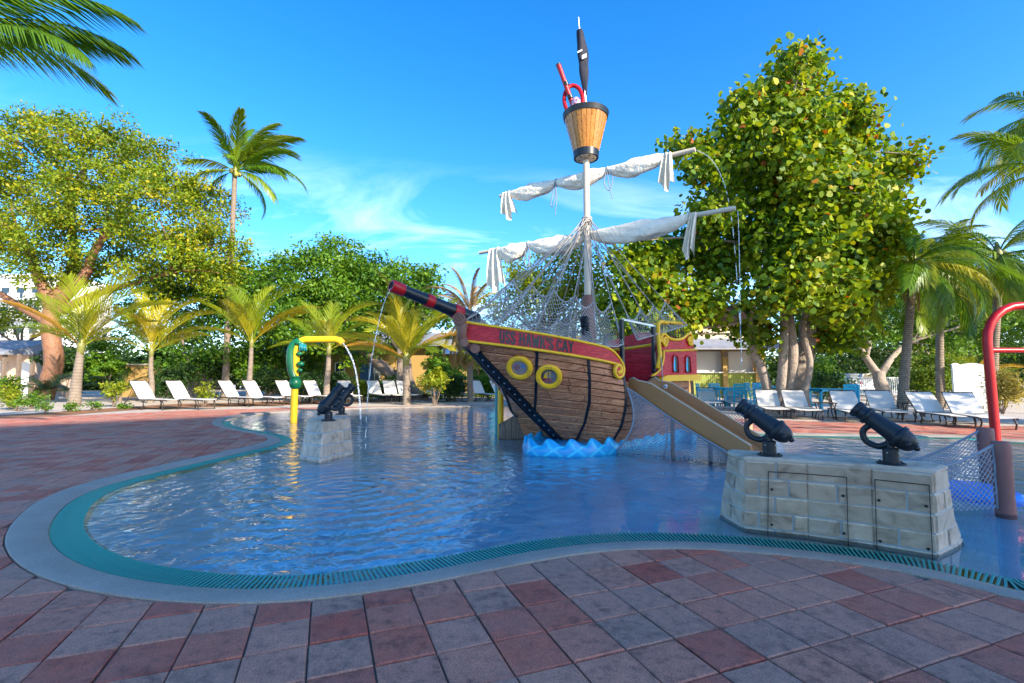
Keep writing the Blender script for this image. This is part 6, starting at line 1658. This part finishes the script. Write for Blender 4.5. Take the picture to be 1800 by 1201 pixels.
for a, c, dy0, dy1 in ((1672,1698,0,.28),(1699,1728,.28,0)):
    A0 = Vector((X_(a,17.2),17.2+dy0,0)); A1 = Vector((X_(c,17.2),17.2+dy1,0)); zt4 = P(1698,641,17.2).z
    ff = lambda u, v: A0.lerp(A1, u) + Vector((0,0,lerp(.12,zt4+.06*math.sin(math.pi*u*1.0),v)))
    MB().patch(ff, 0, 1, 0, 1, 8, 2, .03, .01, .006, -.02).build('panel', M_WHITE, sc2)
for px in (1674,1698,1726): MB().box((X_(px,17.2),17.25,.1),(.05,.05,.2)).build('foot', M_CHROME, sc2)
car = empty('white_car', (X_(1528,34),34,0), 0, 'white car parked beyond the picket railing', 'car')
cx0 = X_(1528,34)
m = MB(); m.prism([(cx0-.85,34,.35),(cx0-.85,34,.95),(cx0-.62,34,1.05),(cx0-.5,34,1.45),(cx0+.5,34,1.45),(cx0+.62,34,1.05),(cx0+.85,34,.95),(cx0+.85,34,.35)], (0,4.0,0)); m.build('body', M_WHITE, car)
MB().prism([(cx0-.54,33.99,1.06),(cx0-.44,33.99,1.4),(cx0+.44,33.99,1.4),(cx0+.54,33.99,1.06)], (0,.02,0)).build('rear_window', M_GLASS, car)
for sx in (-1,1): MB().box((cx0+sx*.68,33.99,.8),(.22,.05,.18)).build('tail_light', M_REDP, car); MB().lathe([(0,.32),(.2,.32)], (cx0+sx*.8-.1,34.6,.32), (1,0,0), 14).build('wheel', M_BLACK, car)

# unseen hotel-like block added behind the camera to cast shade over the pool
cs_, sn_ = SUN_H.x, SUN_H.y; su_ = Vector((cs_, sn_, 0)); vu = Vector((-sn_, cs_, 0))
hb = empty('added_shade_block', su_*60, 0, 'pale tall unseen block added to cast shade over the pool', 'hotel')
def HP(c, v, z): return su_*c + vu*v + Vector((0,0,z))
V0, V1, V2 = -16.0, 4.6, 9.2; C0 = 60.0; HH, HL = 36.5, 34.7
for nm, va, vb, h in (('wall', V0, V1, HH), ('lower_block', V1+.003, V2, HL)):
    m = MB(); m.prism([HP(C0,va,0), HP(C0,vb,0), HP(C0+7,vb,0), HP(C0+7,va,0)], (0,0,h)); wo_ = m.build(nm, M_SHADE_BLOCK, hb)
    m = MB(); m.prism([HP(C0-.25,va,h), HP(C0-.25,vb,h), HP(C0+7.2,vb,h), HP(C0+7.2,va,h)], (0,0,.3)); m.build('cornice', M_SHADE_BLOCK, wo_)
for fl in range(10):
    for k in range(8):
        v = V0 + 1.6 + k*2.7; z = .9 + fl*3.4
        w_ = MB(); w_.bar(HP(C0-.03,v,z+.8), HP(C0-.03,v+1.3,z+.8), .06, 1.7); wo = w_.build('window', M_GLASS, hb)
        s_ = MB(); s_.bar(HP(C0-.08,v-.1,z-.1), HP(C0-.08,v+1.4,z-.1), .2, .08); s_.build('sill', M_WHITE, wo)

# tree added out of view past the right edge to shade the right loungers
sb = su_*6.5 + vu*17.5
bl = [((sb.x+dx, sb.y+dy, z), r_) for dx, dy, z, r_ in ((0,0,5.4,1.7),(1.2,1.0,4.8,1.5),(-1.3,-.8,4.9,1.5),(1.6,-1.2,4.6,1.4),(-1.2,1.5,4.7,1.4),(0,0,4.3,1.5))]
tree('added_shade_tree', 'unseen round tree added beyond the right edge to cast shade', (sb.x,sb.y,0), bl, L_MID, M_BARK, 12, 60, .2, 61, .22, (sb.x,sb.y,3.2), .34)
# foliage low at the far left, in front of the white hotel
bl = pxblobs([(20,560,34),(60,548,30),(-30,560,40),(110,575,26),(160,590,30),(215,600,26)], 33, rsx, .8)
tree('background_tree', 'small rounded tree behind the copper trunk, below the white hotel', gp(40,33), bl, L_LIME, M_BARK, 12, 60, .2, 62, .2, P(40,610,33), .36)
bl = pxblobs([(1450,560,40),(1510,570,46),(1580,560,46),(1650,570,46),(1720,560,46),(1790,560,46),(1860,560,46),(1480,620,40),(1560,620,40),(1620,630,36),(1690,625,40),(1760,625,40),(1830,625,44),(1540,510,36),(1680,520,36)], 33, rsx, 1.5)
tree('background_tree', 'deep green thicket tree behind the right palms', gp(1640,33), bl, L_DARK, M_BARK, 11, 60, .24, 63, .3, P(1640,620,33), .42)

# dense planting behind the left beds
rw = random.Random(88)
bg = [('tall dark shrub at the far left edge behind the bungalow', -20, 31.5, 96, 100, L_MID), ('tall green shrub behind the thick pale palm trunk', 120, 27.5, 100, 95, L_DARK), ('tall green shrub behind the leftmost lounger', 195, 28, 104, 100, L_MID), ('tall dark shrub behind the second young palm', 275, 30.5, 96, 90, L_DARK),
      ('tall green shrub behind the third lounger pair', 385, 27, 100, 100, L_DARK), ('tall green shrub behind the bright upright palm', 470, 28, 104, 95, L_MID), ('tall dark shrub left of the ochre house door', 545, 30.5, 92, 90, L_MID),
      ('tall green shrub against the ochre house beside the lime bush', 775, 30.5, 88, 84, L_MID), ('tall dark shrub against the ochre house behind the bow', 850, 30, 92, 84, L_DARK)]
for i, (lb_, px, Y, h, w, lm_) in enumerate(bg): shrub('tall_shrub', lb_, px, 0, Y, h, w, lm_, 34, 30, .20, 300+i, 'blade', 'shrub', 'tall shrubs behind the left beds')
